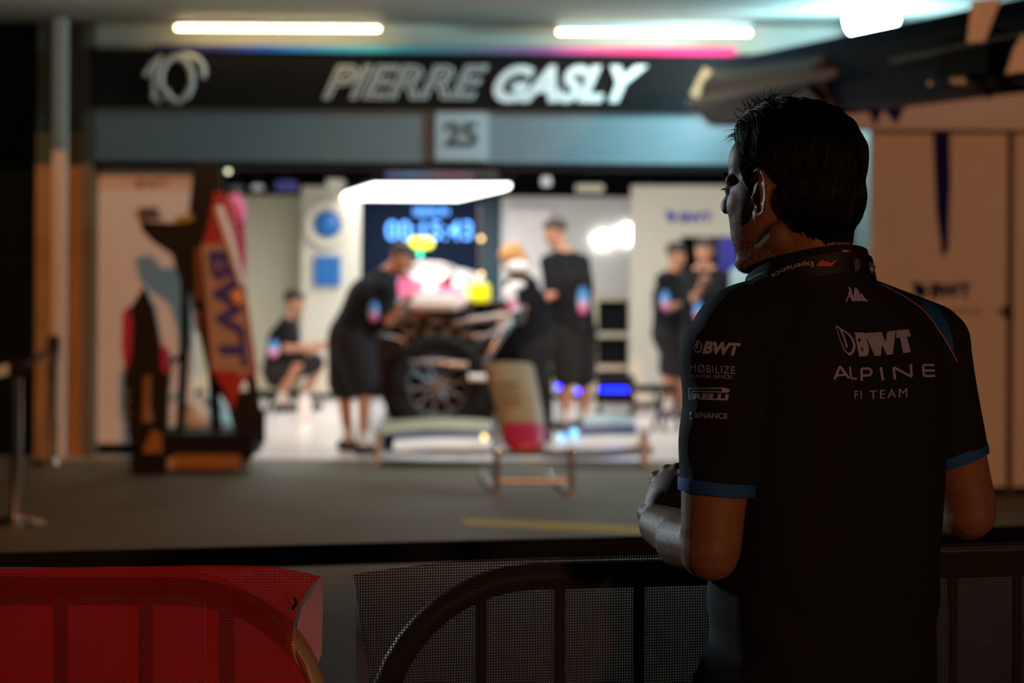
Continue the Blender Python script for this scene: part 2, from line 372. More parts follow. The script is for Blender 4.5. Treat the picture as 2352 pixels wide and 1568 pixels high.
# canopy support post, pale
t = thing('canopy_post', 'pale square post standing before the ochre pillar at far left', 'post', (P(132, 1063, 17.15).x, 17.15, 0))
x0, x1 = P(118, 600, 17.1).x, P(148, 600, 17.1).x
MB().box((x0, 17.1, 0), (x1, 17.2, 3.14), 0.012).build('shaft', 'postwhite', t)
MB().box((x0 - .03, 17.07, 0), (x1 + .03, 17.23, 0.03)).build('base_plate', 'silver', t)
# left panel with warm lit print
t = thing('printed_panel', 'tall pale panel with small dark prints at the left garage edge', 'panel', P(330, 1040, 17.6).xy.to_3d())
a = P(217, 372, 17.6); b = P(443, 1040, 17.6)
MB().box((a.x, 17.6, 0.09), (b.x, 17.68, a.z)).build('board', 'panelwhite', t)
MB().box((a.x, 17.62, 0.0), (b.x, 17.68, 0.09)).build('plinth', 'black', t)
wall_text('print', 'BWT', (312, 412, 388, 432), 17.6, 'brownprint', t, bold=0.03)
MB().box(P(318, 500, 17.59), P(365, 478, 17.6)).build('print', 'navy', t)
# fascia sign
FS = thing('fascia_sign', 'long black fascia sign with silver driver name and number 10', 'sign', P(900, 245, FZ - 0.15))
a = P(200, 108, FZ - 0.15); b = P(2300, 250, FZ - 0.15)
MB().prism([P(205, 111, FZ - .12), P(1990, 128, FZ - .12), P(1990, 256, FZ - .12), P(205, 246, FZ - .12)], (0, 0.17, 0)).build('board', 'signblack', FS, False)
MB().prism([P(350, 103, FZ - .14), P(1690, 110, FZ - .14), P(1690, 128, FZ - .14), P(350, 116, FZ - .14)], (0, 0.02, 0)).build('colour_stripe', 'stripe', FS, False)
zt = FZ - 0.13
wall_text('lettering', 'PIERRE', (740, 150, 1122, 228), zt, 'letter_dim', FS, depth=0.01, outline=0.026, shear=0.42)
wall_text('lettering', 'GASLY', (1133, 150, 1488, 236), zt, 'letter', FS, depth=0.01, bold=0.045, shear=0.42)
# stylised 10: a hooked one and an open ring
o1 = MB(); ring = []
for k in range(33):
    an = math.radians(-60 + 330 * k / 32); ring.append((405 + 36 * math.cos(an), 182 - 50 * math.sin(an)))
o1.tube([P(x, y, zt - .02) for x, y in ring], 0.022, 8)
ring2 = [(428 + 40 * math.cos(math.radians(q)), 165 - 38 * math.sin(math.radians(q))) for q in range(-20, 125, 12)]
o1.tube([P(x, y, zt - .025) for x, y in ring2], 0.02, 8)
ring3 = [(408 + 26 * math.cos(math.radians(q)), 200 - 32 * math.sin(math.radians(q))) for q in range(190, 300, 12)]
o1.tube([P(x, y, zt - .025) for x, y in ring3], 0.02, 8)
o1.tube([P(332, 174, zt - .02), P(350, 146, zt - .02), P(372, 130, zt - .02)], 0.022, 8)
o1.tube([P(362, 140, zt - .02), P(354, 170, zt - .02), P(352, 226, zt - .02), P(368, 234, zt - .02)], 0.02, 8)
o1.build('number_ten', 'letter_dim', FS)
# shutter (closed box of the roller door)
SH = thing('roller_shutter', 'grey blue roller shutter band below the black fascia sign', 'shutter', P(1000, 374, FZ))
sm = MB(); zt2 = P(800, 248, FZ).z; zb = P(800, 373, FZ).z; n = 7
for k in range(n):
    h0 = zb + (zt2 - zb) * k / n; h1 = zb + (zt2 - zb) * (k + 1) / n
    sm.box((P(220, 300, FZ).x, FZ - 0.02, h0 + 0.0015), (P(2000, 300, FZ).x, FZ + 0.1, h1 - 0.0015), 0.003)
sm.build('slats', 'shutter', SH)
MB().box((P(217, 300, FZ).x, FZ - 0.04, zb - 0.05), (P(2000, 300, FZ).x, FZ + 0.12, zb + 0.003)).build('bottom_rail', 'black', SH)
NP = thing('bay_number_plate', 'square pale plate with bay number 25 on the shutter', 'sign', P(1062, 370, FZ - .06))
slab('plate', 1000, 255, 1122, 368, FZ - 0.06, FZ - 0.03, 'numplate', NP)
wall_text('number', '25', (1022, 280, 1098, 338), FZ - 0.06, 'numdark', NP, bold=0.035)
# canopy tube lights
for (x0, x1, y0, lab) in ((408, 868, 64, 'long warm tube light above the number ten'), (1285, 1720, 74, 'long warm tube light above the surname lettering')):
    t = thing('tube_light', lab, 'light', P((x0 + x1) / 2, y0, 17.2), 'tube lights under the canopy')
    A, B = P(x0, y0, 17.2), P(x1, y0, 17.2); B.z = A.z
    MB().cap(A, B, 0.013, 0.013).build('tube', 'tube', t)
    MB().box((A.x - .02, 17.17, A.z + 0.02), (B.x + .02, 17.23, 3.14)).build('housing', 'panelwhite', t)
t = thing('canopy_floodlight', 'glaring white floodlight on the canopy above the gantry', 'floodlight', P(2005, 40, 16.6))
A = P(2003, 42, 16.6)
MB().lathe(A + Vector((0, 0, 0)), (0, -0.75, -0.5), [(0.001, 0.02), (0.16, 0.02), (0.185, 0.0), (0.185, -0.03)], 28).build('lens', 'flood', t)
MB().lathe(A, (0, -0.75, -0.5), [(0.19, 0.0), (0.2, -0.02), (0.17, -0.12), (0.001, -0.13)], 28).build('housing', 'black', t)
MB().tube([A + Vector((0, .08, .05)), Vector((A.x, A.y + .1, 3.14))], 0.02).build('bracket', 'black', t)

# ================================================================== RIGHT: lit panel wall
RZ = 15.2
struct(MB().box((P(2002, 600, RZ).x, RZ, 0.0), (5.5, RZ + 0.12, P(2100, 296, RZ).z)).build('wall_right', 'panelwhite'))
struct(MB().box((P(1960, 600, FZ - .5).x, FZ - 0.6, 0.0), (P(2004, 600, FZ - .5).x, FZ - 0.1, 3.1)).build('column_right', 'columngrey'))
struct(MB().box((P(1885, 250, RZ - .15).x, RZ - 0.15, P(2100, 297, RZ - .15).z), (5.5, RZ + 0.1, P(2100, 195, RZ - .15).z)).build('beam', 'panelwhite'))
struct(MB().box((P(2002, 1130, RZ - .02).x, RZ - 0.02, 0.0), (5.5, RZ, 0.05)).build('baseboard_right', 'black'))
pr = MB(); z = RZ - 0.16
pr.prism([P(1985, 225, z), P(2090, 222, z), P(2060, 285, z), P(2030, 250, z), P(2010, 290, z)], (0, 0.008, 0))
tag(pr.build('beam_print', 'navyprint', None, False), 'faded navy triangular print on the warm lit beam', 'print')
z = RZ - 0.012
st = [(2145, 305), (2182, 305), (2184, 420), (2178, 575), (2166, 590), (2152, 480)]
tag(poly('wall_stripe', st, z, 0.008, 'navyprint'), 'long tapering navy stripe printed on warm lit wall', 'stripe')
L1 = thing('wall_logo', 'navy lettering with drop mark on the right hand wall', 'logo', P(2165, 690, z))
wall_text('lettering', 'BWT', (2138, 650, 2230, 684), RZ - 0.002, 'navyprint', L1, depth=0.004, bold=0.05)
dr = MB().prism([P(2098, 645, z), P(2125, 655, z), P(2132, 672, z), P(2118, 686, z), P(2102, 676, z)], (0, 0.006, 0)); dr.build('drop_mark', 'navyprint', L1, False)
wall_text('lettering', 'ALPINE', (2090, 706, 2255, 722), RZ - 0.002, 'brownprint', L1, depth=0.003, bold=0.01, spacing=1.4)
slab_m = MB().box((P(2318, 300, z).x, RZ - 0.03, 0.02), (P(2330, 300, z).x, RZ, P(2100, 300, z).z)); struct(slab_m.build('trim_3', 'olive'))
t = thing('door_handle', 'small dark handle beside the seam of the warm wall', 'handle', P(2316, 716, RZ))
MB().box(P(2308, 732, RZ - .03), P(2324, 700, RZ), 0.006).build('plate', 'handgrip', t)
MB().tube([P(2316, 712, RZ - .03), P(2316, 712, RZ - .07), P(2300, 712, RZ - .07)], 0.009).build('lever', 'handgrip', t)

# gantry boom reaching from the left end to the camera side
G = thing('pit_gantry', 'dark navy overhead boom with rails reaching over the man', 'gantry', (2.0, 13.5, 2.3))
def gp(px, py, z): return P(px, py, z)
zl, zr = 16.0, 10.6
# boom cross-section follows the axis from E (left end) to F (right end)
E = P(1660, 285, zl); ax0 = Vector((E.x, zl, 2.37)); ax1 = Vector((2.95, zr, 2.37))
d = (ax1 - ax0).normalized(); side = Vector((-d.y, d.x, 0))   # points left/front
if side.x > 0: side = -side
def sec(p, w0, w1, h): return [p + side * w0, p + side * w1 + Vector((0, 0, h * .3)), p + side * w1 * .9 + Vector((0, 0, h * .75)), p + side * w0 + Vector((0, 0, h)), p - side * 0.35 + Vector((0, 0, h)), p - side * 0.35]
MB().loft([sec(ax0, 0.02, 0.10, 0.40), sec(ax0 + d * 1.2, 0.02, 0.10, .41), sec(ax1, 0.02, 0.10, 0.43)]).build('boom', 'gantrynavy', G, False)
MB().loft([sec(ax0 - d * 0.02, 0.10, 0.20, 0.34), sec(ax0 + d * 1.9, 0.10, 0.20, 0.30)]).build('end_cowl', 'gantrygrey', G, False)
MB().tube([ax0 + side * .23 + Vector((0, 0, .12)) - d * .02, ax0 + side * .22 + d * 2.3 + Vector((0, 0, .17))], 0.028, 8).build('rail', 'railgrey', G)
MB().tube([ax0 + side * .14 + d * 2.9 + Vector((0, 0, .20)), ax0 + side * .14 + d * 5.2 + Vector((0, 0, .24))], 0.018, 8).build('rail', 'gantrygrey', G)
MB().tube([P(1627, 160, 15.9), P(1596, 222, 15.9)], 0.035, 8).build('marker_light', mat('marker', (0.8, 0.75, 0.5), 0.4, emit=(0.8, 0.7, 0.4), es=0.8), G)
MB().prism([P(1588, 226, 15.95), P(1606, 226, 15.95), P(1640, 286, 15.95), P(1622, 280, 15.95)], (0, .08, 0)).build('end_plate', 'panelwhite', G, False)
MB().prism([P(1604, 160, 15.98), P(1700, 150, 15.98), P(1720, 285, 15.98), P(1640, 286, 15.98), P(1604, 226, 15.98)], (0, .3, 0)).build('end_box', 'gantrygrey', G, False)
for k, (q0, q1) in enumerate(((0.62, 0.72), (0.80, 0.86))):
    c = ax0 + (ax1 - ax0) * q0; MB().loft([sec(c, 0.10, 0.16, 0.28), sec(ax0 + (ax1 - ax0) * q1, 0.10, 0.16, 0.28)]).build('equipment_box', 'black', G, False)
MB().box((ax1.x + .1, ax1.y - .15, 0), (ax1.x + .35, ax1.y + .1, 2.5), .01).build('support_post', 'gantrygrey', G)
MB().box(P(1880, 200, 14.4), P(1935, 165, 14.6), .01).build('equipment_box', 'black', G)
for k, px in enumerate((2135, 2190, 2208, 2225)):
    MB().ell(P(px, 192 - (k > 0) * 4, 12.0), 0.022 if k else 0.012).build('connector', 'carwhite', G)
MB().prism([P(2232, 2, 11.2), P(2300, -6, 11.2), P(2262, 95, 11.2), P(2222, 98, 11.2)], (0, .02, 0)).build('livery_patch', 'panelwhite', G, False)
MB().prism([P(2352, 75, 10.9), P(2380, 160, 10.9), P(2310, 170, 10.9), P(2330, 110, 10.9)], (0, .02, 0)).build('livery_patch', 'panelwhite', G, False)
MB().tube([P(2240, 180, 11.8), P(2275, 205, 11.8), P(2268, 225, 11.8)], 0.018).tube([P(2225, 178, 11.8), P(2352, 165, 11.6)], 0.02).build('hose_clamp', 'black', G)

# ================================================================== STANCHIONS AND BELTS
def stanchion(px, base, top, lab):
    z = FPX * CAMH / (base - HORY); c = P(px, base, z); h = P(px, top, z).z
    t = thing('stanchion', lab, 'stanchion', (c.x, z, 0), 'belt stanchions at the left')
    MB().lathe((c.x, z, 0), (0, 0, 1), [(0.001, 0), (0.16, 0.0), (0.165, 0.015), (0.05, 0.05), (0.001, 0.055)], 28).build('foot', 'chrome', t)
    MB().lathe((c.x, z, 0.04), (0, 0, 1), [(0.032, 0), (0.032, h - .14), (0.001, h - .14)], 20).build('pole', 'chrome', t)
    MB().lathe((c.x, z, h - .11), (0, 0, 1), [(0.001, 0), (0.042, 0.0), (0.042, 0.09), (0.03, 0.11), (0.001, 0.11)], 20).build('head', 'black', t)
    return Vector((c.x, z, h - .06))
s1 = stanchion(36, 1212, 822, 'nearer chrome stanchion at the left picture edge')
s2 = stanchion(122, 1074, 770, 'farther dark stanchion in front of the pale post')
def belt(name, pts, wdt, m, lab):
    mb = MB()
    rings = [[Vector(p) + Vector((0, 0, wdt / 2)), Vector(p) - Vector((0, 0, wdt / 2)), Vector(p) + Vector((0, .002, -wdt / 2)), Vector(p) + Vector((0, .002, wdt / 2))] for p in pts]
    return tag(mb.loft(rings).build(name, m, None, False), lab, 'belt')
def V0(p): return Vector((p.x, p.y, 0.0))
def sag(a, b, s, n=12): return [a.lerp(b, i / n) - Vector((0, 0, s * 4 * (i / n) * (1 - i / n))) for i in range(n + 1)]
belt('queue_belt', sag(s1, s2, 0.02), 0.05, 'black', 'thin black belt joining the two stanchions')
belt('queue_belt', sag(s1 + Vector((-1.4, -.4, -.12)), s1 + Vector((-.04, 0, 0)), 0.06), 0.06, 'glass', 'pale belt leaving the nearer stanchion to the left')
b0, b1 = P(-150, 1299, 5.3), P(2500, 1226, 5.95)
belt('barrier_belt', sag(b0, b1, 0.0, 20), 0.05, 'belt', 'long black belt stretched behind the mesh barriers')
for e_, lab in ((b0, 'stanchion holding the long black belt beyond the left edge'), (b1, 'stanchion holding the long black belt beyond the right edge')):
    t = thing('stanchion', lab, 'stanchion', (e_.x, e_.y, 0))
    MB().lathe((e_.x, e_.y, 0), (0, 0, 1), [(0.001, 0), (0.16, 0.0), (0.165, 0.015), (0.05, 0.05), (0.001, 0.055)], 28).build('foot', 'chrome', t)
    MB().lathe((e_.x, e_.y, 0.04), (0, 0, 1), [(0.032, 0), (0.032, e_.z), (0.001, e_.z)], 20).build('pole', 'chrome', t)
def bp(px, py):
    t_ = (px + 150) / 2650; return P(px, py, 5.3 + .65 * t_ - 0.0025)
bl = thing('belt_print', 'small purple lettering printed on the black belt', 'lettering', bp(770, 1290))
for (tx, x0_, y0_, x1_, y1_) in (('Formula 1', 742, 1273, 798, 1286), ('EXPERIENCES', 738, 1290, 806, 1298)):
    me = text_mesh(tx, bold=0.02)
    A, B, D = bp(x0_, y1_), bp(x1_, y1_ - 2), bp(x0_, y0_)
    for v in me.vertices: u, t_, e = v.co; v.co = A + (B - A) * u + (D - A) * t_ + Vector((0, -.002, 0))
    link('lettering', me, 'beltprint' if y0_ < 1280 else 'letter_dim', bl, False)
# yellow line on the ground
ly = MB(); A, B = P(1068, 1199, FPX * CAMH / (1199 - 559 - 0)), None
def G0(px, py):
    u, v = px - 1176., HORY - py; c, s = math.cos(ROLL), math.sin(ROLL); v2 = v * c + u * s; z = CAMH * FPX / -v2
    return Vector(((u * c - v * s) * z / FPX, z, 0.004))
ly._add([G0(1066, 1194), G0(1500, 1212), G0(2700, 1212), G0(2700, 1228), G0(1500, 1228), G0(1066, 1204)], [(0, 5, 4, 1), (1, 4, 3, 2)])
tag(ly.build('ground_line', 'yellowline', None, False), 'worn yellow line painted on the dark ground', 'line')

# ================================================================== MESH BARRIERS
def uvm(o, period_dir=None):
    me = o.data; uv = me.uv_layers.new(name='UVMap')
    for l in me.loops:
        c = me.vertices[l.vertex_index].co; uv.data[l.index].uv = (c.x * 1.03, c.z)
    return o
def barrier(zf, x_0, x_1, bars, label, tube_m, endR=True, endL=False):
    """zf(x)-> depth; steel crowd barrier: rounded frame, upright bars, feet"""
    t = thing('crowd_barrier', label, 'barrier', ((x_0 + x_1) / 2, zf((x_0 + x_1) / 2), 0), 'crowd barriers along the walkway')
    H = 1.075; r = 0.22; pts = []
    def V(x, h): return Vector((x, zf(x), h))
    if endR:
        pts = [V(x_0, H)] + [V(x_1 - r + r * math.sin(math.radians(a)), H - r + r * math.cos(math.radians(a))) for a in range(0, 91, 9)] + [V(x_1, 0.22)]
    else:
        pts = [V(x_0, 0.22)] + [V(x_0 + r - r * math.sin(math.radians(a)), H - r + r * math.cos(math.radians(a))) for a in range(90, -1, -9)] + [V(x_1, H)]
    MB().tube(pts, 0.0195, 14).build('frame', tube_m, t)
    MB().tube([V(x_0, 0.22), V(x_1, 0.22)], 0.0175, 12).build('bottom_rail', tube_m, t)
    for x in bars: MB().tube([V(x, 0.22), V(x, H - .005)], 0.0085, 10).build('bar', tube_m, t)
    for x in ((x_0 + .35), (x_1 - .3)):
        c = V(x, 0.0); MB().tube([c + Vector((0, -.3, .012)), c + Vector((0, -.24, .03)), c + Vector((0, 0, .22)), c + Vector((0, .24, .03)), c + Vector((0, .3, .012))], 0.012).build('foot', tube_m, t)
    return t
z1 = lambda x: 3.455 + 0.01 * x
z2 = lambda x: 3.515 + 0.235 * (x + 0.0)
bx = lambda px, z: (px - 1176) * z / FPX
barrier(z1, -1.9, bx(742, 3.45), [bx(p, 3.46) for p in (-260, -70, 120, 312, 492)], 'crowd barrier with curved tan tube end under red mesh', 'barriertube')
barrier(z2, bx(876, 3.47), 2.2, [bx(p, zz) for p, zz in ((1110, 3.51), (1290, 3.54), (1470, 3.57), (1650, 3.6), (1830, 3.63), (2010, 3.66), (2185, 3.7), (2330, 3.72))], 'dark crowd barrier behind black mesh where the man leans', 'barrierdark', endR=False)
def interp(tab, x):
    if x <= tab[0][0]: return tab[0][1]
    for (a, b), (c, d_) in zip(tab, tab[1:]):
        if x <= c: return b + (d_ - b) * (x - a) / (c - a)
    return tab[-1][1]
def banner(name, zf, topf, leftf, rightf, m, label, off=-0.03, nu=150, nv=50, bottom=0.25, cat='banner', waves=0.004):
    mb = MB()
    def f(u, v):
        # v: 0 top, 1 bottom ; picture outline turned into real positions on the barrier plane
        H_top = topf(u); H = H_top + (bottom - H_top) * v
        x = leftf(H) + (rightf(H) - leftf(H)) * u
        z = zf(x) + off + waves * math.sin(u * 23 + v * 3) * min(1, v * 3) + waves * 1.4 * math.sin(u * 9 + 1 + v * 7) * min(1, v * 3)
        return (x, z, H)
    mb.grid(nu, nv, f)
    o = mb.build(name, m, None); uvm(o); return tag(o, label, cat)
def Hof(py, z, px=1176): return P(px, py, z).z
# red banner
zr_ = 3.42
tabR = [(bx(p, zr_), Hof(y, zr_, p)) for p, y in ((-500, 1302), (0, 1305), (250, 1301), (480, 1298), (620, 1300), (680, 1309), (742, 1324))]
rEdge = sorted([(Hof(y, zr_, p), bx(p, zr_)) for p, y in ((742, 1324), (716, 1350), (690, 1392), (678, 1440), (674, 1500), (700, 1545), (716, 1568), (740, 1640), (745, 1900))])
lx = -1.9
banner('red_mesh_banner', z1, lambda u: interp(tabR, lx + (bx(742, zr_) - lx) * u), lambda H: lx, lambda H: interp(rEdge, H), 'redmesh', 'red perforated mesh banner tied over the left barrier')
fl = MB()
def ff(u, v):
    y = 1326 + 300 * v; xl = interp([(1326, 738), (1392, 694), (1440, 682), (1500, 680), (1626, 735)], y); xr = interp([(1326, 742), (1400, 741), (1500, 739), (1550, 722), (1626, 742)], y)
    p = P(xl + (xr - xl) * u, y, 3.435 + .012 * math.sin(v * 6) + .03 * u); return p
fl.grid(16, 40, ff); o = fl.build('folded_flap', 'pinkmesh'); uvm(o); tag(o, 'pale pink turned back flap at the red banner end', 'flap')
# black banner
zb_ = lambda px: 3.50 + 0.235 * bx(px, 3.5) - .03
tabB = [(bx(p, zb_(p)), Hof(y, zb_(p), p)) for p, y in ((815, 1322), (900, 1309), (1000, 1297), (1120, 1286), (1350, 1279), (1500, 1275), (1800, 1266), (2150, 1254), (2400, 1247), (3200, 1225))]
lEdge = sorted([(Hof(y, zb_(830), p), bx(p, zb_(830))) for p, y in ((815, 1322), (832, 1440), (848, 1530), (852, 1568), (860, 1700))])
x0b, x1b = bx(815, zb_(815)), 2.0
banner('black_mesh_banner', z2, lambda u: interp(tabB, x0b + (x1b - x0b) * u), lambda H: interp(lEdge, H), lambda H: x1b, 'blackmesh', 'black perforated mesh banner over the barrier at the man\'s waist', nu=260)
fl = MB()
def fg(u, v):
    y = 1324 + 320 * v; xl = interp([(1324, 814), (1500, 818), (1700, 822)], y); xr = interp([(1324, 817), (1440, 836), (1530, 852), (1700, 866)], y)
    return P(xl + (xr - xl) * u, y, 3.46 - .02 * u)
fl.grid(10, 40, fg); o = fl.build('folded_flap', 'greymesh'); uvm(o); tag(o, 'grey turned back flap at the black banner end', 'flap')
# zip ties
zt_ = thing('zip_tie', 'small dark tie holding the red banner corner', 'tie', P(678, 1378, 3.40))
MB().tube([P(676, 1372, 3.40), P(680, 1384, 3.40), P(672, 1398, 3.41)], 0.0022, 6).build('strap', 'black', zt_)

# ================================================================== GARAGE INTERIOR
def panel(name, lab, px0, py0, px1, py1, z, m, cat='partition', th=0.08):
    a = P(px0, py0, z); b = P(px1, py1, z)
    t = thing(name, lab, cat, ((a.x + b.x) / 2, z, 0))
    MB().box((a.x, z, 0.06), (b.x, z + th, P((px0 + px1) / 2, py0, z).z), 0.01).build('board', m, t)
    MB().box((a.x + .01, z + .01, 0.004), (b.x - .01, z + th, 0.06)).build('plinth', 'black', t); return t
panel('partition_panel', 'tall beige partition behind the crouching mechanic', 440, 448, 690, 900, 24.4, 'beige')
pc = panel('partition_panel', 'cream partition carrying a blue round and a blue square', 692, 428, 826, 900, 24.0, 'cream')
c = P(752, 515, 23.98)
MB().lathe(c, (0, -1, 0), [(0.22, 0), (0.22, 0.05), (0.15, 0.05), (0.15, 0.0)], 40).build('ring_trim', 'cream', pc)
t = thing('round_sign', 'glossy blue round disc on the cream partition', 'sign', c)
MB().ell(c + Vector((0, -.02, 0)), (0.13, 0.04, 0.13)).build('disc', 'bluegloss', t)
t = thing('square_sign', 'flat blue square sign below the round blue disc', 'sign', P(750, 625, 23.95))
slab('face', 722, 588, 782, 656, 23.94, 23.99, 'bluegloss', t)
t = panel('partition_panel', 'wide pale partition right of the dark timing screen', 1152, 452, 1456, 905, 24.2, 'creamlight')
t = panel('partition_panel', 'cream partition with blue lettering behind two mechanics', 1450, 426, 1562, 905, 22.9, 'cream')
a = P(1562, 426, 22.9); b = P(1990, 545, 22.9)
MB().box((a.x, 22.9, b.z), (b.x, 22.98, a.z)).build('header', 'cream', t)
MB().box((P(1720, 500, 22.9).x, 22.9, 0.004), (b.x, 22.98, b.z)).build('board', 'cream', t)
wall_text('lettering', 'BWT', (1562, 487, 1636, 512), 22.9, 'blueprint', t, bold=0.05)
MB().prism([P(1530, 482, 22.88), P(1550, 490, 22.88), P(1554, 503, 22.88), P(1542, 512, 22.88), P(1532, 500, 22.88)], (0, .01, 0)).build('drop_mark', 'blueprint', t, False)
# projection screen pale
t = thing('white_screen', 'blank white board hanging left on the pale partition', 'screen', P(1225, 650, 24.15)); slab('face', 1168, 482, 1262, 640, 24.14, 24.19, 'carwhite', t)
# glowing logo
lg = MB(); z = 24.155
for pts in ([(1358, 551), (1388, 530), (1392, 536), (1372, 550)], [(1368, 567), (1440, 517), (1449, 515), (1447, 562), (1438, 562), (1437, 532), (1405, 556), (1384, 568)]):
    lg.prism([P(x, y, z) for x, y in pts], (0, .04, 0))
for pts in () and ([(1348, 548), (1386, 517), (1402, 517), (1398, 530), (1368, 556), (1350, 556)], [(1360, 574), (1432, 507), (1452, 500), (1458, 508), (1458, 570), (1440, 574), (1428, 572), (1424, 556), (1398, 572), (1372, 578)]):
    lg.prism([P(x, y, z) for x, y in pts], (0, .04, 0))
tag(lg.build('illuminated_logo', 'glowlogo', None, False), 'glowing white arrow like logo on the pale partition', 'logo')
# timing screen
t = thing('timing_screen', 'large dark screen with glowing blue countdown digits', 'screen', P(965, 800, 24.6))
slab('frame', 822, 440, 1108, 800, 24.62, 24.7, 'black', t); slab('display', 828, 450, 1100, 792, 24.6, 24.63, 'screen', t)
wall_text('countdown', '00:15:43', (888, 508, 1084, 550), 24.59, 'digit', t, depth=0.004, bold=0.008, spacing=1.05)
wall_text('caption', 'SESSION', (950, 478, 1030, 494), 24.59, 'digit', t, depth=0.004, bold=0.01)
t = thing('screen_side_panel', 'dark teal upright panel right of the timing screen', 'panel', P(1128, 800, 24.5))
slab('board', 1108, 455, 1152, 800, 24.5, 24.6, 'tealdark', t)
t = thing('pit_counter', 'low dark cabinet run below the timing screen', 'cabinet', P(965, 905, 24.3))
slab('body', 826, 780, 1150, 903, 24.2, 24.6, 'black', t)
# overhead light panel
t = thing('overhead_light_panel', 'large glowing white light panel hung above the race car', 'light', P(985, 445, 22))
q = [P(858, 430, 20.0), P(1172, 430, 20.0), P(1158, 436, 21.2), P(1052, 460, 24.0), P(786, 458, 24.0), P(792, 450, 22.8)]
MB().prism(q, (0, 0, 0.03)).build('diffuser', 'ledpanel', t, False)
MB().prism([p + Vector((0, 0, .032)) for p in q], (0, 0, 0.04)).build('housing', 'black', t, False)
for p in (q[0], q[1], q[4]): MB().tube([p + Vector((0.02, .05, .07)), Vector((p.x + .02, p.y + .05, 2.75))], 0.008, 6).build('hanger', 'black', t)
# hanging overhead service boxes (just visible under shutter)
random.seed(3)
tr = thing('overhead_truss', 'dark equipment truss under the garage ceiling', 'truss', (0, 21.5, 2.3))
for yy in (19.6, 21.6): MB().box((-3.1, yy, 2.30), (4.5, yy + .06, 2.36)).box((-3.1, yy, 2.55), (4.5, yy + .06, 2.61)).build('rail', 'black', tr)
for i, (px, py, w_, h_, m_, lab) in enumerate(((655, 426, 46, 22, 'bluebox', 'blue'), (540, 432, 30, 14, 'gantrygrey', 'grey'), (590, 430, 24, 12, 'silver', 'silver'), (1100, 400, 90, 12, 'gantrygrey', 'long grey'), (1255, 416, 22, 20, 'silver', 'small silver'), (770, 420, 40, 18, 'cream', 'cream'), (1355, 432, 64, 16, 'beige', 'wide beige'))):
    t = thing('service_box', lab + ' box hanging from the dark garage truss', 'box', P(px, py, 22.5)); a = P(px - w_ / 2, py + h_ / 2, 22.5); b = P(px + w_ / 2, py - h_ / 2, 22.5)
    MB().box(a, (b.x, 22.8, b.z), 0.01).build('case', m_, t); MB().tube([((a.x + b.x) / 2, 22.6, b.z), ((a.x + b.x) / 2, 22.6, 2.75)], 0.012).build('hanger', 'black', t)
t = thing('overhead_strip', 'thin blue and magenta strip above the light panel', 'strip', P(960, 402, 19.8))
a, b = P(885, 406, 19.8), P(1090, 397, 19.8); MB().box((a.x, 19.8, a.z), (b.x, 19.84, b.z)).build('face', 'stripedim', t); MB().box((a.x, 19.84, a.z), (b.x, 19.88, 2.75)).build('bracket', 'black', t)
t = thing('spot_lamp', 'small round lamp under the shutter near the rack', 'lamp', P(524, 393, 18.6))
MB().ell(P(524, 393, 18.6), 0.02).build('bulb', mat('dimbulb', (0.6, 0.6, 0.4), emit=(0.6, 0.6, 0.35), es=3), t); MB().tube([P(524, 390, 18.6), P(524, 390, 18.6) + Vector((0, 0, .63))], 0.008).build('stem', 'black', t)
# tool cabinet with shelves right
t = thing('shelf_cabinet', 'beige open cabinet with black shelves behind the standing mechanic', 'cabinet', P(1405, 905, 23.6))
a, b = P(1366, 690, 23.6), P(1450, 905, 23.6)
MB().box((a.x, 23.6, 0.004), (a.x + .03, 24.1, a.z)).box((b.x - .03, 23.6, 0.004), (b.x, 24.1, a.z)).box((a.x, 23.6, a.z), (b.x, 24.1, a.z + .06)).box((a.x, 24.07, 0.004), (b.x, 24.1, a.z)).build('carcass', 'beige', t)
for py in (775, 850): p = P(1400, py, 23.6); MB().box((a.x + .03, 23.6, p.z), (b.x - .03, 24.07, p.z + .05)).build('shelf', 'beige', t)
for py0, py1 in ((772, 705), (848, 795), (903, 868)): p0, p1 = P(1378, py0, 23.65), P(1440, py1, 23.65); MB().box((a.x + .05, 23.65, max(.006, p0.z + .03)), (b.x - .05, 24.05, p1.z), .01).build('drawer', 'black', t)
# blue leds on a low trolley
t = thing('charging_trolley', 'low black trolley with glowing blue light strip', 'trolley', P(1415, 930, 21.8))
a, b = P(1370, 872, 21.8), P(1460, 903, 21.8)
MB().box((a.x, 21.8, .3), (b.x, 22.2, .36), .01).box((a.x, 21.8, .12), (b.x, 22.2, .2), .01).build('shelf', 'black', t)
MB().box((a.x + .05, 21.78, .235), (b.x - .05, 21.8, .265)).build('light_strip', 'blueled', t)
for x in (a.x + .03, b.x - .03): MB().tube([(x, 21.85, .3), (x, 21.85, .06)], .012).ell((x, 21.85, .04), .035).build('caster', 'black', t)
for i, (px, py) in enumerate(((1283, 888), (1328, 898))):
    z_ = 19.4; p = P(px, py, z_); t = thing('blue_lamp', ('left' if i == 0 else 'right') + ' of two small blue lamps beside the mechanic\'s shins', 'lamp', (p.x, z_, 0), 'small blue floor lamps')
    MB().ell(p, (.012, .010, .016)).build('bulb', 'blueled', t); MB().tube([(p.x, z_ + .01, 0.01), (p.x, z_ + .01, p.z)], .007).build('stem', 'black', t); MB().lathe((p.x, z_, 0.004), (0, 0, 1), [(.001, 0), (.07, 0), (.06, .015), (.001, .02)], 20).build('foot', 'black', t)
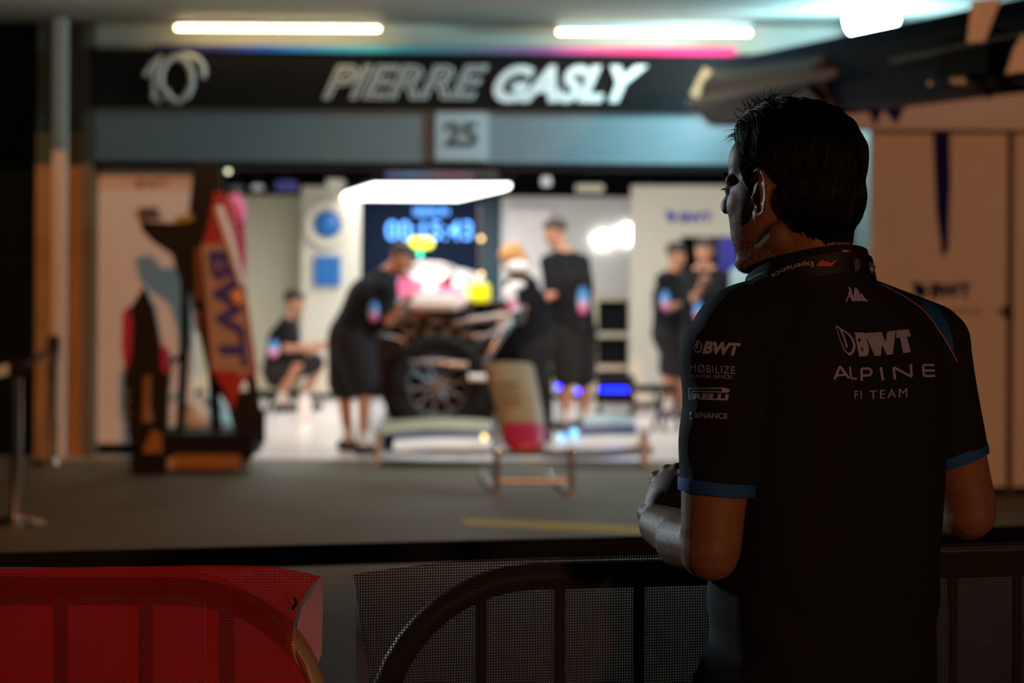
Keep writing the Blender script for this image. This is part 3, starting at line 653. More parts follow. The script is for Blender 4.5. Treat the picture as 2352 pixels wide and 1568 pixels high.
# stool / tripod right
t = thing('folding_trestle', 'black trestle table with thin legs beside the right mechanics', 'table', P(1520, 985, 20.2))
a = P(1440, 892, 20.2); MB().box((a.x, 20.0, a.z - .02), (P(1545, 892, 20.2).x, 20.5, a.z + .02), .005).build('top', 'black', t)
for pts in (((1505, 895), (1525, 1000)), ((1530, 895), (1498, 985)), ((1548, 880), (1560, 990))):
    z_ = 20.1; A = P(pts[0][0], pts[0][1], z_); B = P(pts[1][0], pts[1][1], z_); B.z = 0.015; MB().tube([A, B], .016).build('leg', 'black', t)
t = thing('amber_lamp_pole', 'thin grey pole carrying two small amber lamps', 'lamp', P(1103, 900, 22.9))
MB().tube([P(1103, 470, 22.9), (P(1103, 900, 22.9).x, 22.9, .01)], .018).build('pole', 'gantrygrey', t)
MB().lathe((P(1103, 900, 22.9).x, 22.9, .004), (0, 0, 1), [(.001, 0), (.15, 0), (.14, .02), (.001, .03)], 20).build('foot', 'black', t)
for py in (548, 630): MB().ell(P(1105, py, 22.85), .022).build('bulb', 'amberglow', t)
t = thing('blue_crate', 'deep blue equipment case behind the man\'s collar', 'case', P(1690, 780, 21.9)); a, b = P(1655, 545, 21.9), P(1730, 690, 21.9)
MB().box((a.x, 21.9, .72), (b.x, 22.3, a.z), .02).build('case', 'bluebox', t); MB().box((a.x, 21.9, .004), (b.x, 22.3, .72), .01).build('base', 'black', t)
t = thing('pale_monitor', 'pale rounded monitor back near the man\'s shoulder', 'monitor', P(1715, 690, 20.0)); a, b = P(1678, 612, 20.0), P(1760, 690, 20.0)
MB().box((a.x, 20.0, b.z), (b.x, 20.08, a.z), .03).build('shell', 'glass', t); MB().tube([((a.x + b.x) / 2, 20.05, b.z), ((a.x + b.x) / 2, 20.05, .02)], .025).build('stand', 'black', t)

# ================================================================== RACE CAR
C = thing('race_car', 'pink and white race car without nose and front wheels', 'car', P(1000, 1000, 19))
def ring(cx, cz, z, a, b, n=20, e=2.6):
    out = []
    for i in range(n):
        t_ = 2 * math.pi * i / n; c_, s_ = math.cos(t_), math.sin(t_)
        out.append(Vector((cx + a * math.copysign(abs(c_) ** (2 / e), c_), z, cz + b * math.copysign(abs(s_) ** (2 / e), s_))))
    return out
f0 = P(998, 690, 18.2)
MB().loft([ring(f0.x, f0.z, 18.2, .24, .085), ring(f0.x, f0.z + .02, 18.9, .27, .12), ring(f0.x, f0.z + .03, 19.6, .34, .17), ring(f0.x, f0.z + .02, 20.6, .38, .2)]).build('cockpit_shell', 'carwhite', C)
p = P(925, 690, 18.15); MB().prism([P(912, 640, 18.18), P(945, 640, 18.18), P(975, 668, 18.16), P(965, 690, 18.12), P(915, 680, 18.15)], (0, .3, 0)).build('livery_panel', 'pink', C)
MB().prism([P(1005, 655, 18.18), P(1050, 660, 18.18), P(1066, 700, 18.14), P(1050, 690, 18.14), P(1000, 672, 18.14)], (0, .3, 0)).build('livery_panel', 'pink', C)
MB().box(P(935, 710, 18.08), P(1060, 672, 18.2), .03).build('nose_mount', 'carwhite', C)
MB().box(P(918, 672, 18.3), P(948, 628, 18.5), .02).build('mirror', 'red', C); MB().box(P(1015, 672, 18.3), P(1040, 632, 18.5), .02).build('mirror', 'red', C)
hz = 18.9; MB().tube([P(925, 655, 19.6), P(930, 620, 19.3), P(950, 612, hz), P(980, 610, hz - .1), P(1010, 612, hz), P(1040, 620, 19.3), P(1048, 655, 19.6)], .034, 12).tube([P(980, 612, hz - .1), P(980, 640, hz - .25), P(984, 680, hz - .45)], .03, 12).build('halo', 'carwhite', C)
a = P(985, 660, 20.4); MB().loft([ring(a.x, a.z - .1, 20.3, .2, .22), ring(a.x, a.z + .02, 20.7, .17, .2), ring(a.x, a.z - .1, 21.8, .1, .15)]).build('engine_cover', 'carbon', C)
MB().ell(P(988, 655, 18.75), (.20, .12, .045)).build('cockpit_opening', 'black', C)
MB().box(P(938, 570, 20.2), P(996, 545, 20.3), .02).build('camera_pod', 'yellowglow', C)  # glow put into the fluorescent pod's colour; no lamp in it
MB().tube([P(966, 570, 20.3), P(966, 620, 20.4)], .02).build('camera_mast', 'black', C)
MB().ell(P(963, 581, 20.15), .026).build('status_light', 'greenled', C)
for px in (965, 1037): MB().ell(P(px, 612 if px > 1000 else 590, 20.0), .014).build('status_light', 'digit', C)
# bulkhead mechanicals
for (px, py, w_, h_) in ((930, 728, 40, 26), (955, 742, 30, 16), (1000, 738, 50, 18), (1045, 745, 30, 20), (940, 765, 50, 22), (985, 762, 34, 22), (1026, 762, 30, 24), (1070, 768, 50, 20), (930, 800, 26, 60), (1075, 800, 26, 30)):
    MB().box(P(px - w_ * .36, py + h_ * .28, 18.1), P(px + w_ * .36, py - h_ * .28, 18.2), .012).build('bulkhead_fitting', 'fitting', C)
MB().box(P(915, 870, 18.25), P(1090, 712, 18.6), .02).build('front_bulkhead', 'carbon', C)
def arm(pts, r, m='fitting', nm='suspension_arm'): MB().tube([P(*q_) for q_ in pts], r, 10).build(nm, m, C)
arm([(1040, 742, 18.2), (1110, 732, 18.2), (1185, 724, 18.2)], .026); arm([(1060, 775, 18.2), (1120, 772, 18.2), (1178, 740, 18.2)], .02); arm([(1185, 726, 18.2), (1150, 770, 18.1), (1110, 830, 18.1)], .03); arm([(1050, 800, 18.25), (1110, 790, 18.2)], .018)
arm([(930, 742, 18.2), (890, 735, 18.2), (850, 728, 18.2)], .026); arm([(930, 780, 18.2), (880, 775, 18.2), (855, 735, 18.2)], .02)
arm([(942, 836, 17.62), (1000, 832, 17.6), (1075, 840, 17.62)], .026, 'fitting', 'axle_beam')
MB().prism([P(*q_, 18.06) for q_ in ((866, 770), (925, 780), (930, 870), (1130, 850), (1135, 972), (900, 975), (872, 900))], (0, .03, 0)).build('dark_backing', 'carbon', C, False)  # black sheet added to darken the gap behind the wheel
arm([(1076, 866, 17.7), (1128, 868, 17.7)], .026, 'carwhite', 'tow_bar')
c = P(1183, 722, 18.2); MB().lathe(c, (1, -.4, 0), [(.001, 0), (.07, 0), (.07, .06), (.001, .06)], 24).build('brake_hub', 'fitting', C)
c = P(888, 722, 18.1); MB().ell(c, (.035, .03, .035)).build('brake_hub', 'fitting', C)
# sidepods/floor in dark carbon
for s_, x0_, x1_ in ((-1, 868, 925), (1, 1075, 1215)):
    a, b = P(x0_, 700, 19.6), P(x1_, 870, 19.6); MB().box((a.x, 19.5, b.z), (b.x, 21.5, a.z), .06).build('sidepod', 'carbon', C)
a, b = P(880, 880, 18.8), P(1215, 880, 18.8); MB().box((a.x, 18.6, .46), (b.x, 22.4, .50), .01).build('floor_plank', 'carbon', C)
MB().box(P(1078, 704, 18.9), P(1190, 690, 19.3), .02).build('cockpit_edge', 'carbon', C)
for x_ in (P(900, 880, 19.2).x, P(1190, 880, 19.2).x):
    MB().tube([(x_, 19.4, .47), (x_ - .08, 19.4, .01)], .02).tube([(x_, 19.4, .47), (x_ + .08, 19.4, .01)], .02).tube([(x_, 21.8, .47), (x_, 21.8, .01)], .02).build('axle_stand', 'silver', C)
t = thing('yellow_box', 'bright fluorescent yellow box on the car beside the cockpit', 'box', P(1102, 694, 18.8))
MB().box(P(1079, 695, 18.8), P(1127, 650, 18.95), .02).build('case', 'fluo', t); MB().box(P(1079, 700, 18.8), P(1127, 695, 18.95)).build('base', 'black', t)
t = thing('silver_box', 'small pale box left of the fluorescent yellow box', 'box', P(1062, 690, 18.9)); MB().box(P(1050, 690, 18.9), P(1076, 652, 19.0), .01).build('case', 'cream', t)
t = thing('pink_bodywork', 'curved white and pink bodywork piece held near blond person', 'bodywork', P(1178, 700, 18.6))
MB().tube([P(1205, 652, 18.6), P(1182, 656, 18.6), P(1170, 672, 18.6), P(1176, 690, 18.6)], [.02, .045, .05, .045], 12).build('shell', 'carwhite', t); MB().tube([P(1176, 690, 18.6), P(1180, 728, 18.6)], [.045, .03], 12).build('tip', 'pink', t)
# loose wheel facing the pit lane
Wc = P(1005, 850, 17.9); Wc.z = 0.375 + 0.13; 
W_ = thing('loose_wheel', 'black race wheel with grey rim leaning against the car front', 'wheel', (Wc.x, 17.9, 0))
ax_ = (0.05, -1, 0.12)
MB().lathe(Wc, ax_, [(.23, .12), (.27, .15), (.34, .15), (.37, .10), (.375, 0), (.37, -.10), (.34, -.14), (.27, -.14), (.23, -.1)], 48).build('tyre', 'rubber', W_)
MB().lathe(Wc, ax_, [(.23, .12), (.21, .10), (.20, -.1), (.23, -.1)], 48).build('rim', 'gantrygrey', W_)
sp_ = MB(); axv = Vector(ax_).normalized(); uu = axv.orthogonal().normalized(); vv = axv.cross(uu)
for i in range(10):
    an = 2 * math.pi * i / 10; dd = uu * math.cos(an) + vv * math.sin(an); sp_.tube([Wc + dd * .04 + axv * .02, Wc + dd * .21 + axv * .06], [.016, .012], 6)
sp_.build('spokes', 'silver', W_); MB().lathe(Wc, ax_, [(.001, .06), (.045, .06), (.05, 0), (.001, 0)], 20).build('hub_nut', 'gantrygrey', W_)
w2 = thing('wheel_trolley', 'low black cradle under the loose race wheel', 'trolley', (Wc.x, 17.95, 0))
MB().box((Wc.x - .42, 17.75, .04), (Wc.x + .42, 17.82, .12), .01).box((Wc.x - .42, 18.02, .04), (Wc.x + .42, 18.09, .12), .01).box((Wc.x - .42, 17.75, .09), (Wc.x - .3, 18.09, .2), .01).box((Wc.x + .3, 17.75, .09), (Wc.x + .42, 18.09, .2), .01).build('cradle', 'carbon', w2)
for sx in (-.38, .38):
    for yy in (17.78, 18.05): MB().ell((Wc.x + sx, yy, .03), .028).build('caster', 'rubber', w2)

# front wing lying at the garage mouth
FW = thing('front_wing', 'wide silver and navy front wing lying at the garage mouth', 'wing', P(1180, 1060, 16.9))
def wingel(px0, px1, py0, py1, z0, th, m, nm, bow=0.0, curve=8):
    rings = []
    for i in range(13):
        u = i / 12; px = px0 + (px1 - px0) * u; py = py0 + (py1 - py0) * u - curve * math.sin(math.pi * u)
        c = P(px, py, z0 + bow * (2 * u - 1) ** 2); rings.append([c + Vector((0, -.10, -.01)), c + Vector((0, -.04, th)), c + Vector((0, .10, th * 1.8)), c + Vector((0, .10, th * 1.2)), c + Vector((0, -.04, -.01))])
    MB().loft(rings).build(nm, m, FW)
wingel(868, 1140, 1047, 1050, 16.9, .02, 'silver', 'main_plane', curve=-2); wingel(1245, 1500, 1045, 1036, 16.9, .02, 'gantrygrey', 'main_plane', curve=-6)
wingel(905, 1130, 1030, 1028, 17.0, .045, 'carwhite', 'flap', curve=3); wingel(1270, 1470, 1028, 1018, 17.0, .045, 'carwhite', 'flap', curve=3)
wingel(905, 1130, 1010, 1008, 17.1, .035, 'navy', 'flap', curve=3); wingel(1290, 1460, 1005, 997, 17.1, .035, 'navy', 'flap', curve=3)
wingel(880, 1130, 991, 988, 17.2, .035, 'noseolive', 'flap', curve=8); wingel(1340, 1460, 975, 978, 17.3, .03, 'glass', 'flap', curve=6)
for px, py in ((872, 1010), (1480, 1008)):
    c = P(px, py, 17.0); MB().box((c.x - .02, 16.75, .02), (c.x + .02, 17.3, .26), .01).build('endplate', 'silver', FW)
for px, py, m_, r_ in ((1112, 1003, 'amberglow', .02), (1290, 1003, 'cyanglow', .024), (1318, 994, 'cyanglow', .03), (870, 1030, 'silver', .03)):
    MB().ell(P(px, py, 16.95), r_).build('fastener', m_, FW)  # glow put into the amber and cyan fasteners; they are no lamps
# nose cone on a stand
NS = thing('nose_stand', 'low tubular chrome stand under the nose cone', 'stand', P(1220, 1140, 15.0))
zn = 15.0
for px in (1140, 1312):
    A = P(px, 1035, zn); B = P(px, 1138, 14.95); B.z = .02; MB().tube([A, B], .02).build('leg', 'gantrygrey', NS)
    Fp = P(px - 32 if px < 1200 else px - 52, 1088, 15.9); MB().tube([(B.x, 14.95, .02), (Fp.x, 16.0, .02)], .02).build('foot', 'silver', NS); MB().ell((Fp.x, 16.0, .03), .028).build('foot_cap', 'chrome', NS)
    MB().ell(A, .03).build('cap', 'chrome', NS)
MB().tube([P(1140, 1105, zn), P(1312, 1105, zn)], .018).build('cross_bar', 'silver', NS)
MB().tube([P(1140, 1040, zn), P(1312, 1040, zn)], .018).build('cross_bar', 'gantrygrey', NS)
NC = thing('nose_cone', 'olive grey race car nose cone with magenta tip pointing down', 'nose cone', P(1205, 1030, zn))
def nring(px, py, z, a, b, ang=0.45):
    c = P(px, py, z); out = []
    for i in range(20):
        t_ = 2 * math.pi * i / 20; c_, s_ = math.cos(t_), math.sin(t_); x_ = a * math.copysign(abs(c_) ** .75, c_); w__ = b * math.copysign(abs(s_) ** .75, s_)
        out.append(c + Vector((x_, w__ * -math.sin(ang + .6), w__ * math.cos(ang + .6))))
    return out
MB().loft([nring(1168, 842, 15.7, .165, .07), nring(1180, 890, 15.55, .16, .10), nring(1192, 940, 15.4, .155, .11), nring(1200, 985, 15.25, .15, .10)]).build('upper_shell', 'noseolive', NC)
MB().loft([nring(1200, 986, 15.25, .15, .10), nring(1204, 1008, 15.15, .14, .085), nring(1206, 1026, 15.05, .12, .05), nring(1207, 1034, 15.02, .07, .02)]).build('tip', 'magenta', NC)
MB().prism([P(1118, 850, 15.6), P(1130, 850, 15.6), P(1165, 990, 15.2), P(1148, 985, 15.2), P(1120, 900, 15.5)], (0, .06, 0)).build('side_trim', 'carbon', NC)
for i, py in enumerate((880, 898, 916, 934, 952)):
    A = P(1166 + (py - 880) * .2, py, 15.38 - (py - 880) * .002); MB().box((A.x - .06, A.y - .002, A.z - .006), (A.x + .07, A.y + .01, A.z + .006)).build('print_line', 'olive', NC)

# ================================================================== LEFT RACK WITH BODYWORK
RK = thing('bodywork_rack', 'tall dark wheeled rack with amber base panel at left', 'rack', P(450, 1085, 16.3))
zr0 = 16.3
a, b = P(318, 1078, zr0), P(580, 1010, zr0)
MB().box((a.x, zr0, .10), (b.x, zr0 + .7, .26), .01).build('base', 'black', RK)
a2, b2 = P(400, 1076, zr0 - .01), P(552, 1044, zr0 - .01); MB().box((a2.x, zr0 - .02, a2.z), (b2.x, zr0, b2.z)).build('amber_panel', 'amberwood', RK)
a2, b2 = P(328, 1076, zr0 - .01), P(400, 1050, zr0 - .01); MB().box((a2.x, zr0 - .02, a2.z), (b2.x, zr0, b2.z)).build('pale_panel', 'pinkwhite', RK)
for px, yy in ((326, zr0 + .05), (400, zr0 + .6), (570, zr0 + .05), (560, zr0 + .6)):
    c = P(px, 1080, yy); MB().lathe((c.x - .02, yy, .05), (1, 0, 0), [(.001, 0), (.05, 0), (.05, .04), (.001, .04)], 20).build('caster', 'chrome', RK)
for pts, r_, m_ in ((((455, 372), (470, 600), (500, 1012)), .035, 'carbon'), (((470, 372), (520, 560), (560, 760), (600, 1015)), .035, 'carbon'), (((424, 520), (425, 800), (412, 1012)), .03, 'black'), (((372, 800), (402, 830), (430, 800)), .02, 'black'), (((600, 940), (600, 1015)), .03, 'black')):
    MB().tube([P(x, y, zr0 + .3) for x, y in pts], r_, 8).build('upright', m_, RK)
MB().prism([P(x, y, zr0 + .25) for x, y in ((445, 372), (500, 372), (512, 460), (490, 560), (480, 700), (500, 800), (530, 900), (585, 900), (602, 1018), (545, 1018), (522, 930), (480, 870), (442, 700), (414, 560), (432, 500))], (0, .05, 0)).build('back_board', 'carbon', RK, False)
MB().box(P(380, 1012, zr0 + .1), P(602, 996, zr0 + .6), .02).build('tray', 'black', RK)
RW = thing('wing_endplate', 'red wing endplate with navy vertical lettering on the rack', 'wing', P(530, 940, zr0))
MB().prism([P(x, y, zr0 + .06) for x, y in ((492, 440), (520, 445), (560, 640), (590, 855), (556, 880), (532, 945), (512, 890), (484, 850), (462, 570), (478, 520))], (0, .04, 0)).build('plate', 'red', RW, False)
MB().prism([P(x, y, zr0 + .05) for x, y in ((462, 562), (530, 556), (556, 660), (582, 850), (552, 864), (540, 852), (488, 850), (470, 650))], (0, .02, 0)).build('lettering_ground', 'pinkwhite', RW, False)
me = text_mesh('BWT', bold=0.05, extrude=0.5)
for v in me.vertices:
    u, t_, e = v.co    # text turned clockwise, running down the plate
    px = 477 + 64 * t_ + u * 30; py = 576 + 268 * u; v.co = P(px, py, zr0 + .045) + Vector((0, e * .01, 0))
link('lettering', me, 'blueprint', RW, False)
MB().tube([P(500, 474, zr0), P(528, 560, zr0), P(555, 655, zr0)], [.03, .032, .02], 8).build('white_blade', 'carwhite', RW)
MB().ell(P(544, 684, zr0), (.035, .02, .05)).build('amber_reflector', mat('amberfin', (0.9, 0.35, 0.05), 0.3), RW)
for pts in (((480, 590), (478, 700)), ((452, 570), (456, 690)), ((452, 710), (454, 762))):
    MB().tube([P(x, y, zr0 + .1) for x, y in pts], .02 if pts[0][0] < 470 else .006, 8).build('copper_strip', 'amberwood', RW)
t = thing('pink_cover', 'crumpled pink and magenta cover hanging behind the rack', 'cover', P(540, 640, zr0 + 1))
MB().tube([P(528, 452, 17.2), P(545, 480, 17.2), P(552, 510, 17.2)], [.07, .08, .04], 12).build('hood', 'pink', t)
MB().prism([P(x, y, 17.2) for x, y in ((522, 500), (560, 490), (564, 600), (556, 660), (540, 640))], (0, .06, 0)).build('sheet', 'magenta', t, False)
MB().tube([P(545, 620, 17.24), V0(P(545, 620, 17.24))], .012, 8).build('pole', 'black', t)
t = thing('black_winglet', 'black winglet with yellow tab jutting left from the rack', 'winglet', P(390, 540, zr0 + .1))
MB().prism([P(x, y, zr0 + .1) for x, y in ((322, 508), (400, 512), (430, 505), (440, 620), (425, 700), (412, 640), (395, 585), (352, 556), (326, 530))], (0, .1, 0)).build('blade', 'carbon', t, False)
MB().prism([P(x, y, zr0 + .08) for x, y in ((398, 500), (442, 490), (440, 508), (404, 512))], (0, .06, 0)).build('yellow_tab', mat('yellowtab', (0.35, 0.30, 0.02), 0.5), t, False)
MB().prism([P(x, y, zr0 + .08) for x, y in ((316, 478), (352, 475), (372, 505), (320, 508))], (0, .06, 0)).build('grey_tip', 'gantrygrey', t, False)
t = thing('engine_cover_fin', 'tall black bodywork fin with magenta edge left of the rack', 'bodywork', P(335, 1040, 16.15))
zf_ = 16.15
MB().prism([P(x, y, zf_) for x, y in ((332, 655), (350, 700), (366, 790), (392, 830), (384, 900), (380, 1000), (330, 1050), (300, 1020), (285, 940), (286, 800), (296, 712))], (0, .12, 0)).build('shell', 'carbon', t, False)
MB().prism([P(x, y, zf_ - .02) for x, y in ((296, 700), (304, 740), (302, 810), (288, 860), (279, 800), (281, 720))], (0, .03, 0)).build('magenta_edge', 'magenta', t, False)
MB().prism([P(x, y, zf_ - .02) for x, y in ((368, 790), (386, 800), (388, 860), (372, 850))], (0, .03, 0)).build('magenta_edge', 'magenta', t, False)
MB().tube([P(338, 862, zf_ - .03), P(336, 930, zf_ - .03), P(338, 968, zf_ - .03)], [.03, .028, .045], 10).build('orange_duct', 'amberwood', t)  # warm light on this duct is put into its orange colour
MB().prism([P(x, y, zf_ - .02) for x, y in ((350, 985), (372, 1000), (372, 1040), (325, 1040))], (0, .03, 0)).build('orange_duct', 'amberwood', t, False)
for i in range(5): MB().ell(P(293, 900 + i * 24, zf_ - .01), (.012, .01, .018)).build('rivet', 'silver', t)
MB().box((P(300, 1040, zf_).x, zf_, .0), (P(380, 1040, zf_).x, zf_ + .12, .2), .01).build('foot_block', 'black', t)
t = thing('white_cover', 'lumpy white cover lying on the rack tray edge', 'cover', P(490, 990, 17.2))
zc = 17.25
MB().tube([P(455, 985, zc), P(455, 930, zc), P(470, 915, zc), P(500, 940, zc), P(535, 962, zc)], [.09, .10, .06, .10, .05], 14).ell(P(480, 965, zc), (.2, .15, .12)).build('cloth', 'whitecover', t)
MB().box((P(440, 1000, zc).x, zc - .15, .01), (P(545, 1000, zc).x, zc + .2, P(480, 985, zc).z), .02).build('crate', 'gantrygrey', t)

# ================================================================== PEOPLE
def hand(mb, wr, d, up, s=1.0, curl=0.6):
    """palm and five fingers; d pointing direction, up back-of-hand normal"""
    d = d.normalized(); sd = d.cross(up).normalized(); up = sd.cross(d).normalized()
    mb.ell(wr + d * .05 * s, (.045 * s, .038 * s, .018 * s), Matrix((d, sd, up)).transposed())
    for i, (o_, L_) in enumerate(((-.028, .062), (-.010, .072), (.010, .068), (.028, .052))):
        b = wr + d * .088 * s + sd * o_ * s; k1 = b + (d * math.cos(curl * .5) - up * math.sin(curl * .5)) * L_ * .5 * s
        k2 = k1 + (d * math.cos(curl * 1.6) - up * math.sin(curl * 1.6)) * L_ * .35 * s; k3 = k2 + (d * math.cos(curl * 2.4) - up * math.sin(curl * 2.4)) * L_ * .25 * s
        mb.tube([b - d * .02 * s, b, k1, k2, k3], [.0095 * s, .009 * s, .0085 * s, .008 * s, .006 * s], 8)
    b = wr + d * .03 * s - sd * .03 * s; mb.tube([b, b + (d * .6 - sd * .6 - up * .3) * .035 * s, b + (d * .9 - sd * .45 - up * .5) * .062 * s], [.013 * s, .0105 * s, .008 * s], 8)
def head(mb, c, f, s=1.0, tiltz=0.0):
    f = Vector(f).normalized(); up0 = Vector((0, 0, 1)) if abs(f.z) < .95 else Vector((1, 0, 0)); l = up0.cross(f).normalized(); up = f.cross(l).normalized()
    R = Matrix((f, l, up)).transposed()
    def q(x, y, z_): return c + R @ Vector((x, y, z_)) * s
    mb.ell(q(-.012, 0, .04), (.095 * s, .074 * s, .08 * s), R); mb.ell(q(.042, 0, -.02), (.05 * s, .058 * s, .08 * s), R); mb.ell(q(.05, 0, -.07), (.04 * s, .045 * s, .035 * s), R)
    mb.cap(q(.09, 0, .02), q(.108, 0, -.02), .009 * s, .012 * s); mb.cap(q(.08, -.03, .03), q(.08, .03, .03), .012 * s, .012 * s)
    for sg in (-1, 1): mb.ell(q(-.005, .076 * sg, -.005), (.016 * s, .007 * s, .03 * s), R)
    return R, q
def person(label, hd, nk, pel, fd, shw, arms, legs, hair='hairdark', face=None, shorts=True, sleeve=.62, s=1.0, panels=(), bent=False, stool=None, longhair=False, knee_r=.06, bulk=1.0):
    base = (legs[0][2] + legs[1][2]) / 2; t = thing('person', label, 'person', (base.x, base.y, 0))
    fd = Vector(fd).normalized(); r = Vector((fd.y, -fd.x, 0)).normalized()
    sL, sR = nk - r * shw - Vector((0, 0, .05)) , nk + r * shw - Vector((0, 0, .05))
    if bent: sL += (pel - nk).normalized() * .04; sR += (pel - nk).normalized() * .04
    hL, hR = pel - r * .09, pel + r * .09
    b = MB(); face = Vector(face or fd)
    R, q = head(b, hd, face, s)
    b.cap(hd + (nk - hd) * .2, nk, .05, .055)
    mid = nk.lerp(pel, .35); mid2 = nk.lerp(pel, .7)
    for X in (-1, 1):
        b.cap(nk + r * .06 * X, mid + r * .075 * X, .06, .10); b.cap(mid + r * .075 * X, mid2 + r * .06 * X, .10, .085); b.cap(mid2 + r * .06 * X, pel + r * .07 * X, .085, .10)
    for sh, (el, wr) in zip((sL, sR), arms):
        b.cap(nk, sh, .05, .055); b.cap(sh, el, .052, .038); b.cap(el, wr, .038, .026); dd = (wr - el).normalized(); hand(b, wr, dd, Vector((0, 0, 1)) if abs(dd.z) < .8 else fd, s)
    for hp, (kn, an, ft) in zip((hL, hR), [(l[0], l[1], l[2]) for l in legs]):
        b.cap(hp, kn, .085, knee_r); b.cap(kn, an, .055, .038); fdir = (ft - an); fdir.z = 0; fdir = fdir.normalized() if fdir.length > .01 else fd
        b.cap(an, Vector((an.x, an.y, .05)) + fdir * .03, .036, .035)
    link('body', remesh(b, .011, 3), 'skin', t)
    g = MB()
    for X in (-1, 1):
        g.cap(nk + r * .07 * X - Vector((0, 0, .02)), mid + r * .085 * X, .07 * bulk, .135 * bulk); g.cap(mid + r * .085 * X, mid2 + r * .07 * X, .135 * bulk, .125 * bulk); g.cap(mid2 + r * .07 * X, pel + r * .07 * X, .125 * bulk, .135 * bulk)
    for sh, (el, wr) in zip((sL, sR), arms): g.cap(nk, sh, .06, .07); g.cap(sh, sh.lerp(el, sleeve), .07, .06)
    shirt = link('shirt', remesh(g, .014, 4), 'shirt', t)
    for p_, r_ in panels: MB().ell(p_, [k_ * .85 for k_ in r_]).build('side_panel', 'sidepanel', t)
    g = MB(); g.cap(pel + Vector((0, 0, .05)), pel - Vector((0, 0, .03)), .14, .14)
    for hp, l in zip((hL, hR), legs): g.cap(hp, hp.lerp(l[0], .84), .13 * bulk, .105 * bulk)
    if not shorts:
        for l in legs: g.cap(l[0], l[1], .09, .07)
    link('shorts' if shorts else 'trousers', remesh(g, .014, 4), 'trousers', t)
    for l in legs:
        an, ft = l[1], l[2]; fdir = (ft - an); fdir.z = 0; fdir = fdir.normalized() if fdir.length > .01 else fd
        g = MB(); a_ = Vector((an.x, an.y, .045)); g.cap(a_ - fdir * .05, a_ + fdir * .14, .042, .036); g.cap(a_, a_ + Vector((0, 0, .03)), .045, .045); link('shoe', remesh(g, .01, 2), 'shoe', t)
        MB().lathe((an.x, an.y, .08), (0, 0, 1), [(.043, 0), (.046, .06), (.044, .10)], 16).build('sock', 'sock', t)
    g = MB(); g.ell(q(-.025, 0, .055), (.092 * s, .08 * s, .078 * s), R); g.ell(q(.02, 0, .085), (.07 * s, .068 * s, .045 * s), R)
    if longhair: g.ell(q(-.06, 0, -.03), (.05, .085, .10), R); g.ell(q(-.01, .07, -.02), (.04, .03, .1), R); g.ell(q(-.01, -.07, -.02), (.04, .03, .1), R)
    link('hair', remesh(g, .009, 3), hair, t)
    return t
V = Vector
def Gz(px, z): return V((P(px, 1000, z).x, z, 0))
# A bending mechanic by the car front
z = 17.95
person('mechanic in black shirt and shorts bending over the race car front', P(922, 596, z - .05), P(876, 636, z), P(806, 775, z), (1, .25, 0), .19,
       [(P(893, 740, z - .25), P(925, 700, z - .3)), (P(905, 735, z + .2), P(945, 725, z + .25))],
       [(P(790, 900, z + .15), P(800, 1000, z + .12), Gz(840, z + .15)), (P(838, 895, z - .15), P(835, 1010, z - .25), Gz(870, z - .28))],
       face=(.8, .1, -.6), bent=True, panels=[(P(858, 715, z - .31), (.045, .03, .09))], sleeve=.85, bulk=1.25)
# B crouching mechanic
z = 22.3
person('crouching mechanic with bare arms in front of the beige partition', P(676, 698, z), P(660, 738, z), P(638, 850, z), (1, -.1, 0), .17,
       [(P(655, 800, z - .2), P(735, 798, z - .2)), (P(675, 805, z + .2), P(740, 790, z + .15))],
       [(P(700, 812, z - .12), P(648, 895, z - .12), Gz(690, z - .15)), (P(735, 830, z + .12), P(700, 905, z + .12), Gz(745, z + .1))],
       face=(1, -.35, -.25), panels=[(P(628, 800, z - .22), (.06, .03, .10))], knee_r=.055)
t = thing('low_stool', 'low dark stool under the crouching mechanic', 'stool', Gz(636, 22.3)); c = Gz(632, 22.3); MB().lathe((c.x, c.y, .12), (0, 0, 1), [(.001, 0), (.15, 0), (.15, .05), (.001, .06)], 24).build('seat', 'black', t)
for k in range(3): an = k * 2.1; MB().tube([(c.x + .08 * math.cos(an), c.y + .08 * math.sin(an), .12), (c.x + .14 * math.cos(an), c.y + .14 * math.sin(an), .01)], .012).build('leg', 'black', t)
t = thing('white_canister', 'white canister standing on the floor before crouching mechanic', 'canister', Gz(700, 20.8)); c = Gz(700, 20.8)
MB().lathe((c.x, c.y, .004), (0, 0, 1), [(.001, 0), (.06, 0), (.06, .18), (.03, .22), (.03, .25), (.001, .25)], 20).build('bottle', 'carwhite', t)
# C blond
z = 18.85
person('blond person in black leaning over the car from the right', P(1178, 598, z - .05), P(1196, 640, z), P(1228, 790, z), (-1, -.45, 0), .17,
       [(P(1198, 715, z - .22), P(1165, 735, z - .45)), (P(1190, 710, z + .15), P(1150, 720, z))],
       [(P(1215, 890, z - .1), P(1215, 975, z), Gz(1195, z - .1)), (P(1245, 890, z + .1), P(1250, 975, z + .15), Gz(1230, z + .1))],
       hair='hairblond', face=(-.6, -.6, -.6), shorts=False, longhair=True, panels=())
t = thing('face_mask', 'white visor like cloth below the blond hair', 'cloth', P(1190, 612, 18.6)); MB().ell(P(1190, 611, 18.66), (.09, .05, .045)).build('cloth', 'carwhite', t)
